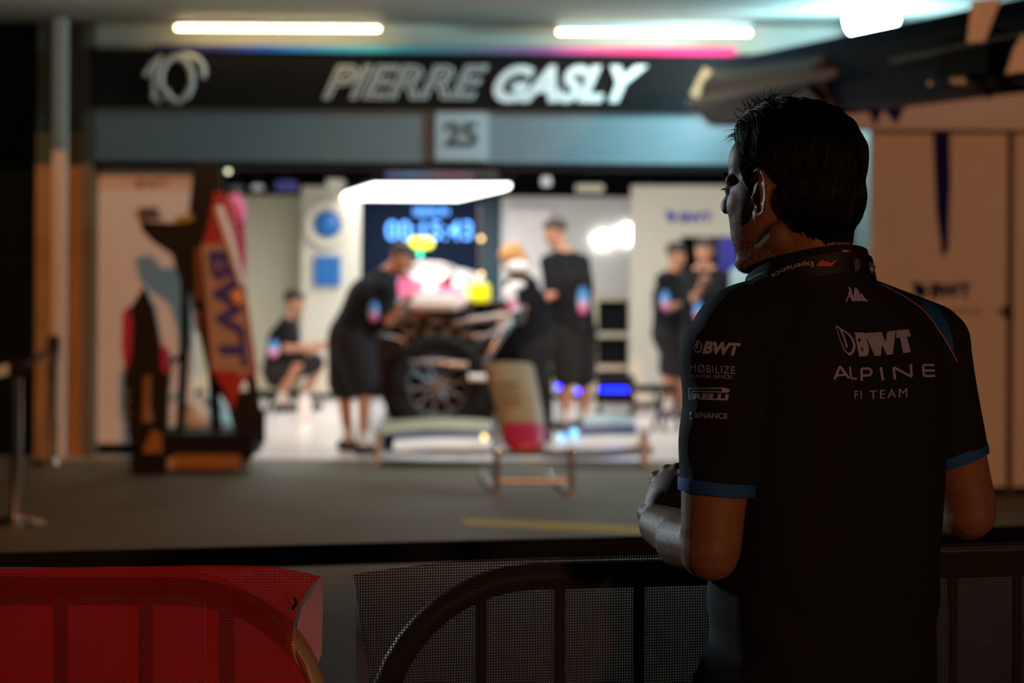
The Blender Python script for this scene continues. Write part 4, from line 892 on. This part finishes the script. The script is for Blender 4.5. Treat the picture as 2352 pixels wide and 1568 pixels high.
# D standing
z = 20.2
person('tall mechanic standing in profile holding a part beside the car', P(1276, 536, z), P(1298, 588, z), P(1315, 760, z), (-.62, .78, 0), .19,
       [(P(1270, 676, z - .2), P(1238, 692, z - .3)), (P(1352, 680, z + .05), P(1300, 690, z + .25))],
       [(P(1300, 880, z - .08), P(1300, 965, z - .08), Gz(1275, z - .08)), (P(1340, 880, z + .1), P(1345, 955, z + .12), Gz(1320, z + .1))],
       face=(-1, -.2, -.35), panels=[(P(1338, 690, z - .10), (.06, .03, .14)), (P(1256, 745, z - .2), (.03, .04, .12))], sleeve=.8, bulk=1.1)
# E, F right mechanics
z = 21.6
person('dark haired mechanic standing left of the dark doorway, hunched', P(1552, 590, z), P(1546, 630, z), P(1540, 765, z), (.8, -.6, 0), .17,
       [(P(1522, 715, z - .1), P(1555, 700, z - .3)), (P(1570, 700, z), P(1585, 690, z - .2))],
       [(P(1535, 860, z), P(1535, 935, z), Gz(1540, z - .2)), (P(1565, 860, z), P(1565, 935, z + .1), Gz(1575, z - .1))],
       face=(.7, -.6, -.3), panels=[(P(1528, 690, z - .22), (.05, .03, .11))])
z = 20.6
person('mechanic facing away left beside the dark doorway, arm bent', P(1618, 580, z), P(1618, 625, z), P(1622, 775, z), (-.3, -.9, 0), .17,
       [(P(1648, 690, z - .1), P(1640, 735, z - .3)), (P(1598, 690, z - .1), P(1612, 650, z - .3))],
       [(P(1605, 870, z), P(1600, 950, z), Gz(1600, z - .2)), (P(1640, 870, z), P(1645, 950, z), Gz(1645, z - .2))],
       face=(-.4, -.8, -.2), panels=[(P(1605, 715, z - .2), (.05, .04, .10))])

# ------------------------------------------------------------------ the watching man
HERO = thing('person', 'man in black team shirt watching the garage, seen from behind', 'person', (0.42, 3.28, 0))
ph = math.radians(32); tr_ = V((math.cos(ph), math.sin(ph), 0)); tf = V((-math.sin(ph), math.cos(ph), 0))
th = math.radians(41); HF = V((-math.cos(th), math.sin(th), -0.03)).normalized(); HL = V((0, 0, 1)).cross(HF).normalized(); HU = HF.cross(HL).normalized()
HR = Matrix((HF, HL, HU)).transposed(); HC = P(1822, 449, 3.3)
def hq(x, y, z_): return HC + HR @ V((x, y, z_))
shL, elL, wrL = P(1668, 775, 3.20), P(1632, 1262, 3.19), P(1512, 1205, 3.40)
shR, elR, wrR = P(2140, 815, 3.40), P(2226, 1178, 3.43), P(2060, 1198, 3.66)
NK = P(1862, 640, 3.30)
body = MB()
# cranium, face
body.ell(hq(-.010, 0, .038), (.089, .073, .078), HR, 32, 20); body.ell(hq(-.038, 0, -.004), (.060, .066, .066), HR); body.ell(hq(.036, 0, -.005), (.056, .062, .082), HR, 32, 20)
body.ell(hq(.05, 0, .045), (.043, .056, .05), HR); body.ell(hq(.046, 0, -.066), (.044, .047, .036), HR); body.ell(hq(.076, 0, -.088), (.02, .022, .018), HR)
for sg in (-1, 1):
    body.ell(hq(.050, .040 * sg, -.012), (.030, .024, .030), HR); body.ell(hq(.044, .033 * sg, -.038), (.036, .025, .056), HR); body.ell(hq(.030, .030 * sg, -.020), (.052, .037, .064), HR); body.cap(hq(.086, .012 * sg, .026), hq(.070, .047 * sg, .022), .010, .009)
    body.cap(hq(-.012, .050 * sg, -.055), hq(.06, .026 * sg, -.088), .02, .018); body.ell(hq(.104, .011 * sg, -.016), (.009, .007, .007), HR)
    # ear: shell, helix, lobe
    e0 = V((.003, .073 * sg, -.002))
    body.ell(hq(*e0), (.013, .006, .024), HR)
    hel = []
    for k in range(15):
        an = math.radians(-40 + 250 * k / 14); hel.append(hq(e0.x - .002 - .020 * math.sin(an) * 1.0 - .002, e0.y + sg * (.010 + .009 * math.sin(an)), e0.z + .004 - .029 * math.cos(an) * -1 if False else e0.z + .004 + .031 * -math.cos(an)))
    body.tube(hel, [.0042] * 15, 8)
    anti = [hq(e0.x - .008 - .008 * math.sin(math.radians(q_)), e0.y + sg * .013, e0.z + .002 - .016 * math.cos(math.radians(q_))) for q_ in range(10, 175, 18)]
    body.tube(anti, .0032, 8); body.ell(hq(e0.x - .001, e0.y + sg * .009, e0.z - .028), (.009, .0045, .011), HR); body.ell(hq(e0.x + .009, e0.y + sg * .006, e0.z - .004), (.004, .004, .006), HR)
body.cap(hq(.088, 0, .024), hq(.110, 0, -.011), .009, .0115); body.cap(hq(.083, -.016, -.048), hq(.083, .016, -.048), .008, .008); body.cap(hq(.081, -.014, -.059), hq(.081, .014, -.059), .009, .009)
# neck
body.cap(hq(-.025, 0, -.03), NK + tf * -.004, .056, .058); body.cap(hq(.01, 0, -.06), NK + tf * .012 + V((0, 0, .01)), .044, .052)
body.cap(hq(-.03, .045, -.04), NK + tf * .05 + tr_ * -.02, .018, .016)
# torso under shirt
for X in (-1, 1):
    body.cap(NK + tr_ * X * .03 - V((0, 0, .045)), NK + tr_ * X * .11 - V((0, 0, .09)), .042, .04)
    body.cap(NK + tr_ * X * .07 - V((0, 0, .13)), P(1905, 1100, 3.3) + tr_ * X * .07, .08, .075); body.cap(P(1905, 1100, 3.3) + tr_ * X * .07, V((.41, 3.3, .93)) + tr_ * X * .07, .075, .085)
    hp = V((.41, 3.3, .90)) + tr_ * X * .09; kn = hp + V((0, .02, -.42)); an = kn + V((0, -.02, -.4)); body.cap(hp, kn, .08, .055); body.cap(kn, an, .052, .036); body.cap(an, an + tf * .12 - V((0, 0, .03)), .036, .03)
def limb(pts, rs): body.tube(pts, rs, 20)
limb([shL, shL.lerp(elL, .35), shL.lerp(elL, .7), elL + V((0, .0, .02))], [.05, .048, .0455, .040]); body.cap(shL.lerp(elL, .5), elL + V((0, .002, -.002)), .046, .0405)
body.cap(elL + V((-.004, .01, .004)), elL.lerp(wrL, .45) + V((-.004, 0, -.004)), .0385, .040); body.cap(elL.lerp(wrL, .4), wrL, .040, .029)
body.cap(shR, elR + V((0, 0, .01)), .048, .039); body.cap(elR, elR + V((.004, 0, -.002)), .036, .034); body.cap(elR, elR.lerp(wrR, .5) + V((0, 0, .0)), .039, .037); body.cap(elR.lerp(wrR, .45), wrR, .037, .027)
# left hand: wrist bent upward, fingers closed forward
def fingers(wr, d, up, sd, curl, s=1.0):
    kn = []
    for i, (o_, L_) in enumerate(((-.031, .044), (-.011, .049), (.010, .046), (.030, .037))):
        b = wr + d * (.082 + (.004 if i in (1, 2) else -.004)) * s + sd * o_ * s
        a1, a2, a3 = curl
        def dr(a_): return d * math.cos(a_) - up * math.sin(a_)
        k1 = b + dr(a1) * L_ * s; k2 = k1 + dr(a2) * L_ * .62 * s; k3 = k2 + dr(a3) * L_ * .48 * s
        body.tube([wr + d * .03 + sd * o_ * .6, b, k1, k2, k3, k3 + dr(a3) * .003], [.013, .0112, .0098, .009, .0078, .004], 12); body.ell(b + up * .002, .0115)
        kn.append(b)
    return kn
d_ = (P(1540, 1112, 3.43) - wrL).normalized(); up_ = V((-.72, -.60, .1)); sd_ = d_.cross(up_).normalized(); up_ = sd_.cross(d_).normalized()
Rm = Matrix((d_, sd_, up_)).transposed()
body.ell(wrL + d_ * .046, (.05, .040, .019), Rm, 24, 14); body.ell(wrL + d_ * .03 - up_ * .008, (.035, .034, .02), Rm)
body.cap(wrL, wrL + d_ * .03, .027, .024)
fingers(wrL, d_, up_, sd_, (1.25, 2.5, 3.3))
tb = wrL + d_ * .02 + sd_ * -.03; body.tube([wrL + d_ * .01 - sd_ * .012, tb, tb + (d_ * .7 - up_ * .7) * .034, tb + (d_ * .8 - up_ * .6 + sd_ * .25) * .062, tb + (d_ * .8 - up_ * .6 + sd_ * .3) * .078], [.018, .017, .0125, .011, .006], 12)
# right hand resting beyond
d2 = (wrR - elR).normalized(); up2 = V((0, 0, 1)); sd2 = d2.cross(up2).normalized(); up2 = sd2.cross(d2)
body.ell(wrR + d2 * .046, (.05, .040, .019), Matrix((d2, sd2, up2)).transposed(), 24, 14); fingers(wrR, d2, up2, sd2, (.5, 1.2, 1.8)); tb = wrR + d2 * .02 - sd2 * .03; body.tube([wrR, tb, tb + (d2 * .7 - sd2 * .5 - up2 * .3) * .05], [.018, .015, .009], 12)
bm_ = remesh(body, .0031, 10, .5)
BODY = link('body', bm_, 'skin_hero', HERO)
BVH_B = BVHTree.FromPolygons([v.co.copy() for v in bm_.vertices], [tuple(p.vertices) for p in bm_.polygons])
# eyes
for sg in (-1, 1): MB().ell(hq(.078, .030 * sg, .010), .0125, None, 20, 14).build('eye', 'eye', HERO)
lash = MB()
for k in range(26):
    p0 = hq(.080 + .002 * random.random(), .022 + .018 * k / 26, .030 + .003 * random.random()); p1 = p0 + HR @ V((.006 + .004 * random.random(), .002, .002 - .003 * random.random())); lash.tube([p0, p1], [.0006, .0002], 4)
for k in range(22):
    p0 = hq(.084, .022 + .02 * k / 22, .013); p1 = p0 + HR @ V((.008, .001, -.004 + .003 * random.random())); lash.tube([p0, p1], [.0005, .0002], 4)
lash.build('eyebrow_and_lashes', 'hair', HERO)
# hair cap from the scalp surface
def hairmask(l):
    x, y, z_ = l; ay = abs(y)
    # hairline in head coordinates: front, temple, over the ear, behind the ear, nape
    line = interp([(-.12, -.062), (-.07, -.070), (-.035, -.050), (-.020, -.02), (-.008, .028), (.014, .030), (.022, -.002), (.030, .0), (.038, .040), (.055, .062), (.075, .088), (.10, .11)], x)
    return max(0.0, min(1.0, (z_ - line) / .018))
HRi = HR.inverted()
hb = bmesh.new(); hb.from_mesh(bm_)
kill = [v for v in hb.verts if (lambda l: hairmask(l) <= 0 or l.z < -.10 or l.length > .17)(HRi @ (v.co - HC))]
bmesh.ops.delete(hb, geom=kill, context='VERTS'); hb.normal_update()
for v in hb.verts:
    l = HRi @ (v.co - HC); m_ = hairmask(l)
    th_ = .0035 + .008 * max(0, min(1, (l.z + .02) / .08)) + .008 * max(0, min(1, (l.x + .02) / .05)) * max(0, min(1, (l.z - .06) / .04)) + .004 * max(0, min(1, (l.z - .06) / .04)) 
    ear = 1.0
    if abs(l.y) > .066 and -.026 < l.x < .020 and l.z < .034: ear = 0.0
    v.co += v.normal * (th_ * m_ * ear - .0008 * (1 - m_ * ear)) + v.normal * .0011 * math.sin(l.x * 260 + l.z * 60 + l.y * 160) * m_ * ear
hairme = bpy.data.meshes.new('hair'); hb.to_mesh(hairme); hb.free()
BVH_H = BVHTree.FromPolygons([v.co.copy() for v in hairme.vertices], [tuple(p.vertices) for p in hairme.polygons])
HAIR = link('hair', hairme, 'hair', HERO)
st_ = MB(); rv = random.Random(5); nv_ = len(hairme.vertices); cnt = 0
while cnt < 2600:
    v = hairme.vertices[rv.randrange(nv_)]; p = v.co.copy(); l = HRi @ (p - HC)
    if hairmask(l) < .3: continue
    if abs(l.y) > .064 and -.026 < l.x < .022 and l.z < .034: continue
    cnt += 1; side_ = max(0, min(1, abs(l.y) / .065)); back = max(0, min(1, -l.x / .08))
    g_ = V((-.9 + .6 * side_ + .6 * back, (.25 if l.y > 0 else -.25) * (1 - side_), .1 - 1.0 * side_ - 1.0 * back + .35 * max(0, l.x / .08)))
    g_ = HR @ (g_ + V((rv.uniform(-.15, .15), rv.uniform(-.15, .15), rv.uniform(-.15, .15)))); L_ = rv.uniform(.016, .034) * (.55 if l.z < -.01 else 1); pts = []; q_ = p
    for k in range(5):
        loc, nrm, _, _ = BVH_H.find_nearest(q_)
        if loc is None: break
        pts.append(loc + nrm * (.0005 + .0009 * math.sin(k / 4 * math.pi) + (.0008 if k == 4 else 0))); tg = g_ - nrm * g_.dot(nrm); q_ = loc + (tg.normalized() if tg.length > 1e-4 else tg) * L_ / 4
    if len(pts) == 5: st_.tube(pts, [.0005, .00055, .00055, .0004, .00015], 4, False)
# loose quiff strands
for k in range(80):
    y_ = rv.uniform(-.03, .045); x_ = rv.uniform(.03, .085); loc, nrm, _, _ = BVH_H.find_nearest(hq(x_, y_, .13))
    dv = HR @ V((rv.uniform(-.2, .9), rv.uniform(-.1, .7), rv.uniform(.3, 1.0))); dv.normalize(); L_ = rv.uniform(.012, .034); bend = HR @ V((-.6, .1, -.3))
    pts = [loc + dv * L_ * t_ + bend * L_ * t_ * t_ * .6 for t_ in (0, .3, .6, .85, 1)]; st_.tube(pts, [.0006, .0005, .0004, .0003, .0001], 4, False)
for k in range(45):
    loc, nrm, _, _ = BVH_H.find_nearest(hq(.085, rv.uniform(0, .04), rv.uniform(.075, .095)))
    dv = HR @ V((rv.uniform(.5, 1.0), rv.uniform(-.1, .7), rv.uniform(-.35, .45))); L_ = rv.uniform(.010, .026)
    pts = [loc + dv.normalized() * L_ * t_ - V((0, 0, 1)) * L_ * t_ * t_ * .25 for t_ in (0, .3, .6, .85, 1)]; st_.tube(pts, [.0005, .0004, .0003, .0002, .0001], 4, False)
for k in range(26):
    loc, nrm, _, _ = BVH_H.find_nearest(hq(rv.uniform(.0, .05), rv.uniform(-.01, .05), .14))
    dv = HR @ V((-.6, .1, .6)); L_ = rv.uniform(.02, .035); pts = [loc + dv.normalized() * L_ * t_ - V((0, 0, 1)) * L_ * t_ * t_ * .5 for t_ in (0, .3, .6, .85, 1)]; st_.tube(pts, [.0005, .0004, .0003, .0002, .0001], 4, False)
st_.build('hair_strands', 'hair', HAIR)
# stubble on the jaw and forearm hair
sb = MB(); k = 0; tries = 0
verts_ = bm_.vertices; nb = len(verts_)
while k < 900 and tries < 400000:
    tries += 1; v = verts_[rv.randrange(nb)]; l = HRi @ (v.co - HC)
    if l.length > .16: continue
    if not (l.z < -.035 and l.x > .0 and l.z > -.125 and l.y > -.02): continue
    if rv.random() > min(1, (-.03 - l.z) / .05): continue
    k += 1; n_ = v.normal; dd = (n_ + HR @ V((.1, 0, -.9))).normalized(); sb.tube([v.co - n_ * .0002, v.co + dd * rv.uniform(.0012, .0026)], [.00028, .00012], 3, False)
sb.build('stubble', 'stubble', HERO)
sb = MB(); k = 0; tries = 0
while k < 700 and tries < 400000:
    tries += 1; v = verts_[rv.randrange(nb)]
    w_ = v.co - elL; ax = (wrL - elL)
    t_ = w_.dot(ax) / ax.length_squared
    if not (0.05 < t_ < 1.5 and (w_ - ax * t_).length < .09 and v.co.x < elL.x + .03): continue
    k += 1; n_ = v.normal; dd = (n_ * .5 + ax.normalized() * .6 + V((0, 0, -.5))).normalized(); Lh = rv.uniform(.002, .005); sb.tube([v.co, v.co + dd * Lh * .6, v.co + dd * Lh - n_ * .001], [.00022, .00018, .00008], 3, False)
sb.build('arm_hair', 'hairdark', HERO)
# shirt
def sring(H, cpx, a, b, e=2.5, n=56, sh=0.0):
    c = P(cpx, HORY - (H - CAMH) * FPX / 3.3, 3.3); out = []
    for i in range(n):
        t_ = 2 * math.pi * i / n; c_, s_ = math.cos(t_), math.sin(t_)
        rr = tr_ * a * math.copysign(abs(c_) ** (2 / e), c_) + tf * b * math.copysign(abs(s_) ** (2 / e), s_)
        out.append(V((c.x, c.y, H)) + rr)
    return out
g = MB()
g.loft([sring(.975, 1880, .172, .120), sring(1.02, 1890, .166, .114), sring(1.09, 1893, .164, .112), sring(1.19, 1900, .168, .112), sring(1.29, 1908, .174, .114), sring(1.37, 1912, .176, .110), sring(1.43, 1912, .165, .098), sring(1.475, 1905, .125, .080), sring(1.51, 1890, .085, .068)])
g.cap(NK + V((0, 0, -.035)) + tr_ * -.05, shL + V((.012, 0, .008)), .050, .058); g.cap(NK + V((0, 0, -.035)) + tr_ * .05, shR + V((-.004, 0, .014)), .050, .060)
slL = P(1648, 1114, 3.19); slR = P(2190, 1046, 3.42)
g.tube([shL + V((0, 0, .03)), shL, shL.lerp(slL, .4), shL.lerp(slL, .8), slL], [.035, .060, .0565, .0520, .0505], 28)
g.tube([shR + V((0, 0, .03)), shR, shR.lerp(slR, .5), slR], [.03, .056, .052, .0480], 28)
shm = remesh(g, .0034, 10, .5)
# soft cloth folds
cos_ = [v.co.copy() for v in shm.vertices]; nos_ = [v.normal.copy() for v in shm.vertices]
for v, c, n_ in zip(shm.vertices, cos_, nos_):
    f_ = .0020 * math.sin(c.x * 55 + c.z * 18 + 2 * math.sin(c.z * 9)) * max(0, min(1, (1.42 - c.z) / .15)) + .0016 * math.sin(c.z * 90 + c.x * 40) * max(0, min(1, (1.12 - c.z) / .08))
    if c.z < 1.16: f_ += .0035 * math.sin(c.z * 46 + c.x * 70 + 1.5 * math.sin(c.x * 30)) * min(1, (1.16 - c.z) / .1)
    if c.x < .32 and c.z > 1.2: f_ += .0018 * math.sin(c.z * 60 - c.x * 90)
    v.co = c + n_ * f_
SHIRT = link('shirt', shm, 'shirt_hero', HERO)
BVH_S = BVHTree.FromPolygons([v.co.copy() for v in shm.vertices], [tuple(p.vertices) for p in shm.polygons])
def cuff(p0, p1, r0, r1, tiltv):
    ax = (p1 - p0).normalized(); u = ax.orthogonal().normalized(); v2 = ax.cross(u); rings = []
    for rr, h in ((r0 - .004, 0), (r0, .0), (r0 + .0008, .4), (r1, 1.0), (r1 - .004, 1.0)):
        c = p0.lerp(p1, h); rings.append([c + (u * math.cos(a_) + v2 * math.sin(a_)) * rr + V((0, 0, tiltv)) * ((u * math.cos(a_) + v2 * math.sin(a_)).x) * rr for a_ in [2 * math.pi * i / 40 for i in range(40)]])
    return MB().loft(rings, False)
cuff(P(1648, 1101, 3.19), P(1646, 1131, 3.19), .0520, .0515, -.03).build('cuff', 'cuffblue', SHIRT)
cuff(P(2188, 1038, 3.42), P(2196, 1063, 3.42), .0495, .0490, .04).build('cuff', 'cuffblue', SHIRT)
# collar
CN = P(1852, 649, 3.31)
def cring(a, b, dz, til): return [CN + tr_ * a * math.cos(q_) + tf * b * math.sin(q_) + V((0, 0, dz - til * b * math.sin(q_))) for q_ in [2 * math.pi * i / 56 for i in range(56)]]
COLR = MB().loft([cring(.092, .0945, -.046, .36), cring(.093, .094, -.030, .36), cring(.086, .088, -.005, .36), cring(.0825, .085, .022, .36), cring(.080, .0825, .023, .36), cring(.082, .084, -.02, .36)], False).build('collar', 'shirt_hero', SHIRT)
# trousers
g = MB(); g.loft([sring(.80, 1866, .165, .118), sring(.90, 1866, .180, .128), sring(.975, 1872, .176, .124), sring(1.0, 1880, .160, .110)])
for X in (-1, 1):
    hp = V((.41, 3.3, .86)) + tr_ * X * .085; kn = hp + V((0, .02, -.38)); an = kn + V((0, -.02, -.38)); g.tube([hp, kn, an], [.105, .08, .07], 24)
TRS = link('trousers', remesh(g, .008, 6), 'trousers', HERO)
for X in (-1, 1):
    an = V((.41, 3.3, .05)) + tr_ * X * .09; g = MB(); g.cap(an - tf * .04, an + tf * .15, .045, .04); link('shoe', remesh(g, .008, 3), 'shoe', HERO)
# decals following the cloth
ORG = V((0, 0, CAMH))
def onto(px, py, bvhs, off=.0012):
    d0 = (P(px, py, 1.0) - ORG).normalized(); best = None
    for b_ in bvhs:
        loc, nrm, idx, dist = b_.ray_cast(ORG, d0)
        if loc is not None and (best is None or dist < best[1]): best = (loc, dist)
    if best is None: return None
    return best[0] - d0 * off
def decal_mesh(me2d, fn, name, m, parent, bvhs, sub=0, off=.0012):
    bm = bmesh.new(); bm.from_mesh(me2d)
    for v in bm.verts: x, y = fn(v.co.x, v.co.y); v.co = (x, y, 0)
    bmesh.ops.triangulate(bm, faces=bm.faces)
    for _ in range(4):
        es = [e for e in bm.edges if e.calc_length() > 9]
        if not es: break
        bmesh.ops.subdivide_edges(bm, edges=es, cuts=1); bmesh.ops.triangulate(bm, faces=bm.faces)
    dead = []
    for v in bm.verts:
        q_ = onto(v.co.x, v.co.y, bvhs, off)
        if q_ is None: dead.append(v)
        else: v.co = q_
    bmesh.ops.delete(bm, geom=dead, context='VERTS')
    me = bpy.data.meshes.new(name); bm.to_mesh(me); bm.free(); return link(name, me, m, parent, False)
def dtext(name, body, box, slope, m, parent=SHIRT, bvhs=None, slant=0.0, off=.0012, fx=None, **k):
    me = text_mesh(body, **k); x0, y0, x1, y1 = box
    def fn(u, v): 
        if fx: return fx(u, v)
        return (x0 + (x1 - x0) * u + slant * (v - .5), y1 - (y1 - y0) * v + slope * u)
    return decal_mesh(me, fn, name, m, parent, bvhs or [BVH_S], off=off)
def dpoly(name, polys, m, parent=SHIRT, bvhs=None, off=.0012):
    bm = bmesh.new()
    for pts in polys:
        vs = [bm.verts.new((x, -y, 0)) for x, y in pts]
        try: bm.faces.new(vs)
        except ValueError: pass
    me = bpy.data.meshes.new('p'); bm.to_mesh(me); bm.free()
    return decal_mesh(me, lambda x, y: (x, -y), name, m, parent, bvhs or [BVH_S], off=off)
def ribbon(pts, w0, w1=None):
    w1 = w1 or w0; n = len(pts); out = []
    for i in range(n - 1):
        (x0, y0), (x1, y1) = pts[i], pts[i + 1]; L_ = math.hypot(x1 - x0, y1 - y0) or 1; nx, ny = -(y1 - y0) / L_, (x1 - x0) / L_
        a_ = w0 + (w1 - w0) * i / (n - 1); b_ = w0 + (w1 - w0) * (i + 1) / (n - 1)
        out.append([(x0 + nx * a_ / 2, y0 + ny * a_ / 2), (x1 + nx * b_ / 2, y1 + ny * b_ / 2), (x1 - nx * b_ / 2, y1 - ny * b_ / 2), (x0 - nx * a_ / 2, y0 - ny * a_ / 2)])
    return out
# back print: drop mark, three heavy letters
dpoly('back_print', [
    [(1963, 763), (1985, 763.5), (1990, 771), (1991, 781), (1987, 784), (1994, 790), (1996, 803), (1994, 815), (1987, 818), (1973, 818)],
    [(1986, 765), (2002, 763.5), (2012, 789), (2013, 763), (2025, 762), (2034, 785), (2038, 761), (2057, 758.5), (2051, 813), (2037, 815), (2026, 792), (2023, 816.5), (2009, 817)],
    [(2059, 758), (2087, 756), (2092, 772), (2083, 773), (2092, 808), (2075, 811), (2067, 775), (2058, 776)]], 'print')
dpoly('back_print', ribbon([(1920, 748), (1926, 768), (1932, 786), (1940, 804), (1950, 814)], 1.5, 3) + ribbon([(1950, 814), (1959, 808), (1963, 794), (1958, 778), (1948, 766), (1934, 758), (1921, 748)], 7, 3) + ribbon([(1930, 757), (1937, 770), (1942, 784), (1945, 798)], 3, 5), 'print')
dpoly('back_print', [[(1971, 777), (1975.5, 776.5), (1977.5, 782), (1973, 787)], [(1977.5, 798), (1981.5, 797.5), (1983.5, 805), (1979.5, 806)]], 'shirt_hero', off=.0016)
# wide team lettering drawn as strokes
A_ = ribbon([(1917, 871), (1929, 841), (1950, 868)], 5.5) + ribbon([(1923, 862), (1944, 860)], 4.5)
L_s = ribbon([(1952, 842), (1955, 869), (1968, 869.5)], 4)
P_s = ribbon([(1979, 874), (1979, 846), (1997, 846), (2002, 851), (2001, 858), (1996, 862), (1981, 862)], 5)
I_s = ribbon([(2023, 843), (2028, 873)], 6)
N_s = ribbon([(2056, 871), (2052, 843), (2094, 865), (2092, 836)], 5.5)
E_s = ribbon([(2146, 838), (2120, 838), (2122, 863), (2148, 863)], 5) + ribbon([(2121, 850.5), (2147, 850.5)], 5)
dpoly('back_print', A_ + L_s + P_s + I_s + N_s + E_s, 'print')
dtext('back_print', 'F1', (1963, 897, 1979, 916), 0, 'print'); dtext('back_print', 'TEAM', (1996, 892, 2084, 914), 0, 'print', fx=lambda u, v: (1997 + 87 * u, 917 - 6 * u - 20 * v), spacing=1.25)
# neck logo: two seated figures back to back
dpoly('neck_print', [
    [(1948, 657), (1953, 660), (1957, 668), (1957, 674), (1964, 688), (1962, 692), (1958, 692), (1951, 680), (1946, 690), (1948, 692), (1941, 692), (1943, 689), (1949, 676), (1948, 671), (1951, 669)],
    [(1962, 660), (1967, 661), (1973, 669), (1975, 675), (1981, 674), (1985, 682), (1992, 689), (1995, 693), (1989, 692), (1980, 680), (1977, 690), (1973, 692), (1970, 692), (1970, 682), (1965, 676), (1966, 690), (1963, 692), (1958, 683), (1962, 672)]], 'print', bvhs=[BVH_S, BVHTree.FromPolygons([v.co.copy() for v in COLR.data.vertices], [tuple(p.vertices) for p in COLR.data.polygons])])
# shoulder panel and piping
dpoly('shoulder_panel', [[(2100, 668), (2118, 676), (2160, 712), (2180, 748), (2188, 778), (2193, 812), (2180, 795), (2160, 762), (2140, 735), (2120, 705)]], 'shoulderblue')
dpoly('piping', ribbon([(1998, 632), (2003, 637), (2040, 660), (2080, 682), (2116, 706), (2142, 736), (2168, 775), (2186, 806), (2199, 830)], 2.4), 'piping', off=.0018)
# sleeve prints
dtext('sleeve_print', 'BWT', (1617, 783, 1698, 812), 5, 'print', bold=0.05, slant=8)
dpoly('sleeve_print', ribbon([(1601, 782), (1608, 786), (1612, 794), (1610, 804), (1603, 809), (1596, 807), (1594, 800), (1601, 782)], 2.6) + ribbon([(1601, 786), (1602, 794), (1600, 800)], 4), 'print')
dtext('sleeve_print', 'MØBILIZE', (1584, 836, 1688, 854), 5, 'print', spacing=1.15)
dtext('sleeve_print', 'FINANCIAL SERVICES', (1583, 858, 1681, 866), 4, 'print')
dpoly('sleeve_print', ribbon([(1583, 918), (1582, 892), (1660, 891), (1674, 894), (1675, 898), (1670, 900), (1655, 900), (1588, 898), (1587, 917)], 2.6), 'print')
dpoly('sleeve_print', [[(1658, 891), (1671, 893), (1676, 897), (1672, 901), (1658, 900)]], 'print')
dtext('sleeve_print', 'RELLI', (1591, 903, 1673, 917), 2, 'print', bold=0.05, slant=2)
dtext('sleeve_print', 'BINANCE', (1594, 946, 1671, 959), 3, 'print', bold=0.01)
dpoly('sleeve_print', [[(1586, 943), (1590, 949), (1586, 955), (1582, 949)], [(1586, 956), (1589, 960), (1586, 965), (1583, 960)]], 'print')
# lanyard band
LAN = thing('lanyard', 'black lanyard with red mark around the man\'s collar', 'lanyard', CN)
def lr(a, b, dz, til, c=CN): return [c + tr_ * a * math.cos(q_) + tf * b * math.sin(q_) + V((0, 0, dz - til * b * math.sin(q_))) for q_ in [2 * math.pi * i / 64 for i in range(64)]]
lan = MB().loft([lr(.095, .0965, -.020, .36), lr(.089, .0915, .010, .36), lr(.0878, .0903, .010, .36), lr(.0938, .0953, -.020, .36), lr(.095, .0965, -.020, .36)], False)
LB = lan.build('strap', 'lanyard', LAN)
BVH_L = BVHTree.FromPolygons([v.co.copy() for v in LB.data.vertices], [tuple(p.vertices) for p in LB.data.polygons])
BL = [BVH_L]
def arc(u, v, hh):   # writing runs along the curved strap, turned upside down
    cx = [(0, 1868, 604), (.3, 1840, 607), (.6, 1808, 615), (.85, 1778, 630), (1, 1763, 640)]
    x = interp([(a, b) for a, b, c_ in cx], u); y = interp([(a, c_) for a, b, c_ in cx], u)
    x2 = interp([(a, b) for a, b, c_ in cx], min(1, u + .03)) - interp([(a, b) for a, b, c_ in cx], max(0, u - .03)); y2 = interp([(a, c_) for a, b, c_ in cx], min(1, u + .03)) - interp([(a, c_) for a, b, c_ in cx], max(0, u - .03)); L_ = math.hypot(x2, y2); nx, ny = -y2 / L_, x2 / L_
    return (x - nx * (v - .5) * hh, y - ny * (v - .5) * hh)
me = text_mesh('Experiences', bold=0.004)
decal_mesh(me, lambda u, v: arc(u, v, 15), 'lettering', 'flagwhite', LAN, BL, off=.0008)
dpoly('red_mark', [[(1874, 610.5), (1886, 597.5), (1893, 598), (1886, 605), (1910, 604), (1915, 598), (1921, 598), (1910, 611)]], 'f1red', LAN, BL, off=.0008)
dpoly('tricolour', [[(1929, 575), (1935, 574.5), (1941, 586), (1933, 586)]], 'flagblue', COLR, [BVHTree.FromPolygons([v.co.copy() for v in COLR.data.vertices], [tuple(p.vertices) for p in COLR.data.polygons])])
cb = [BVHTree.FromPolygons([v.co.copy() for v in COLR.data.vertices], [tuple(p.vertices) for p in COLR.data.polygons])]
dpoly('tricolour', [[(1935, 574.5), (1946, 574.5), (1950, 587), (1941, 586)]], 'flagwhite', COLR, cb); dpoly('tricolour', [[(1946, 574.5), (1954, 575), (1958, 586), (1950, 587)]], 'f1red', COLR, cb)
MB().box(P(1958, 624, 3.222), P(1976, 592, 3.228), .003).build('buckle', 'navy', LAN)
MB().prism([P(1984, 596, 3.26), P(2004, 604, 3.26), P(2012, 613, 3.26), (P(2008, 624, 3.26)), P(1996, 634, 3.26), P(1984, 630, 3.26)], (0, .006, 0)).build('tab', 'navy', LAN)
wall_text('lettering', 'S', (1996, 614, 2006, 622), 3.26, 'flagwhite', LAN, depth=.0005, bold=.02)
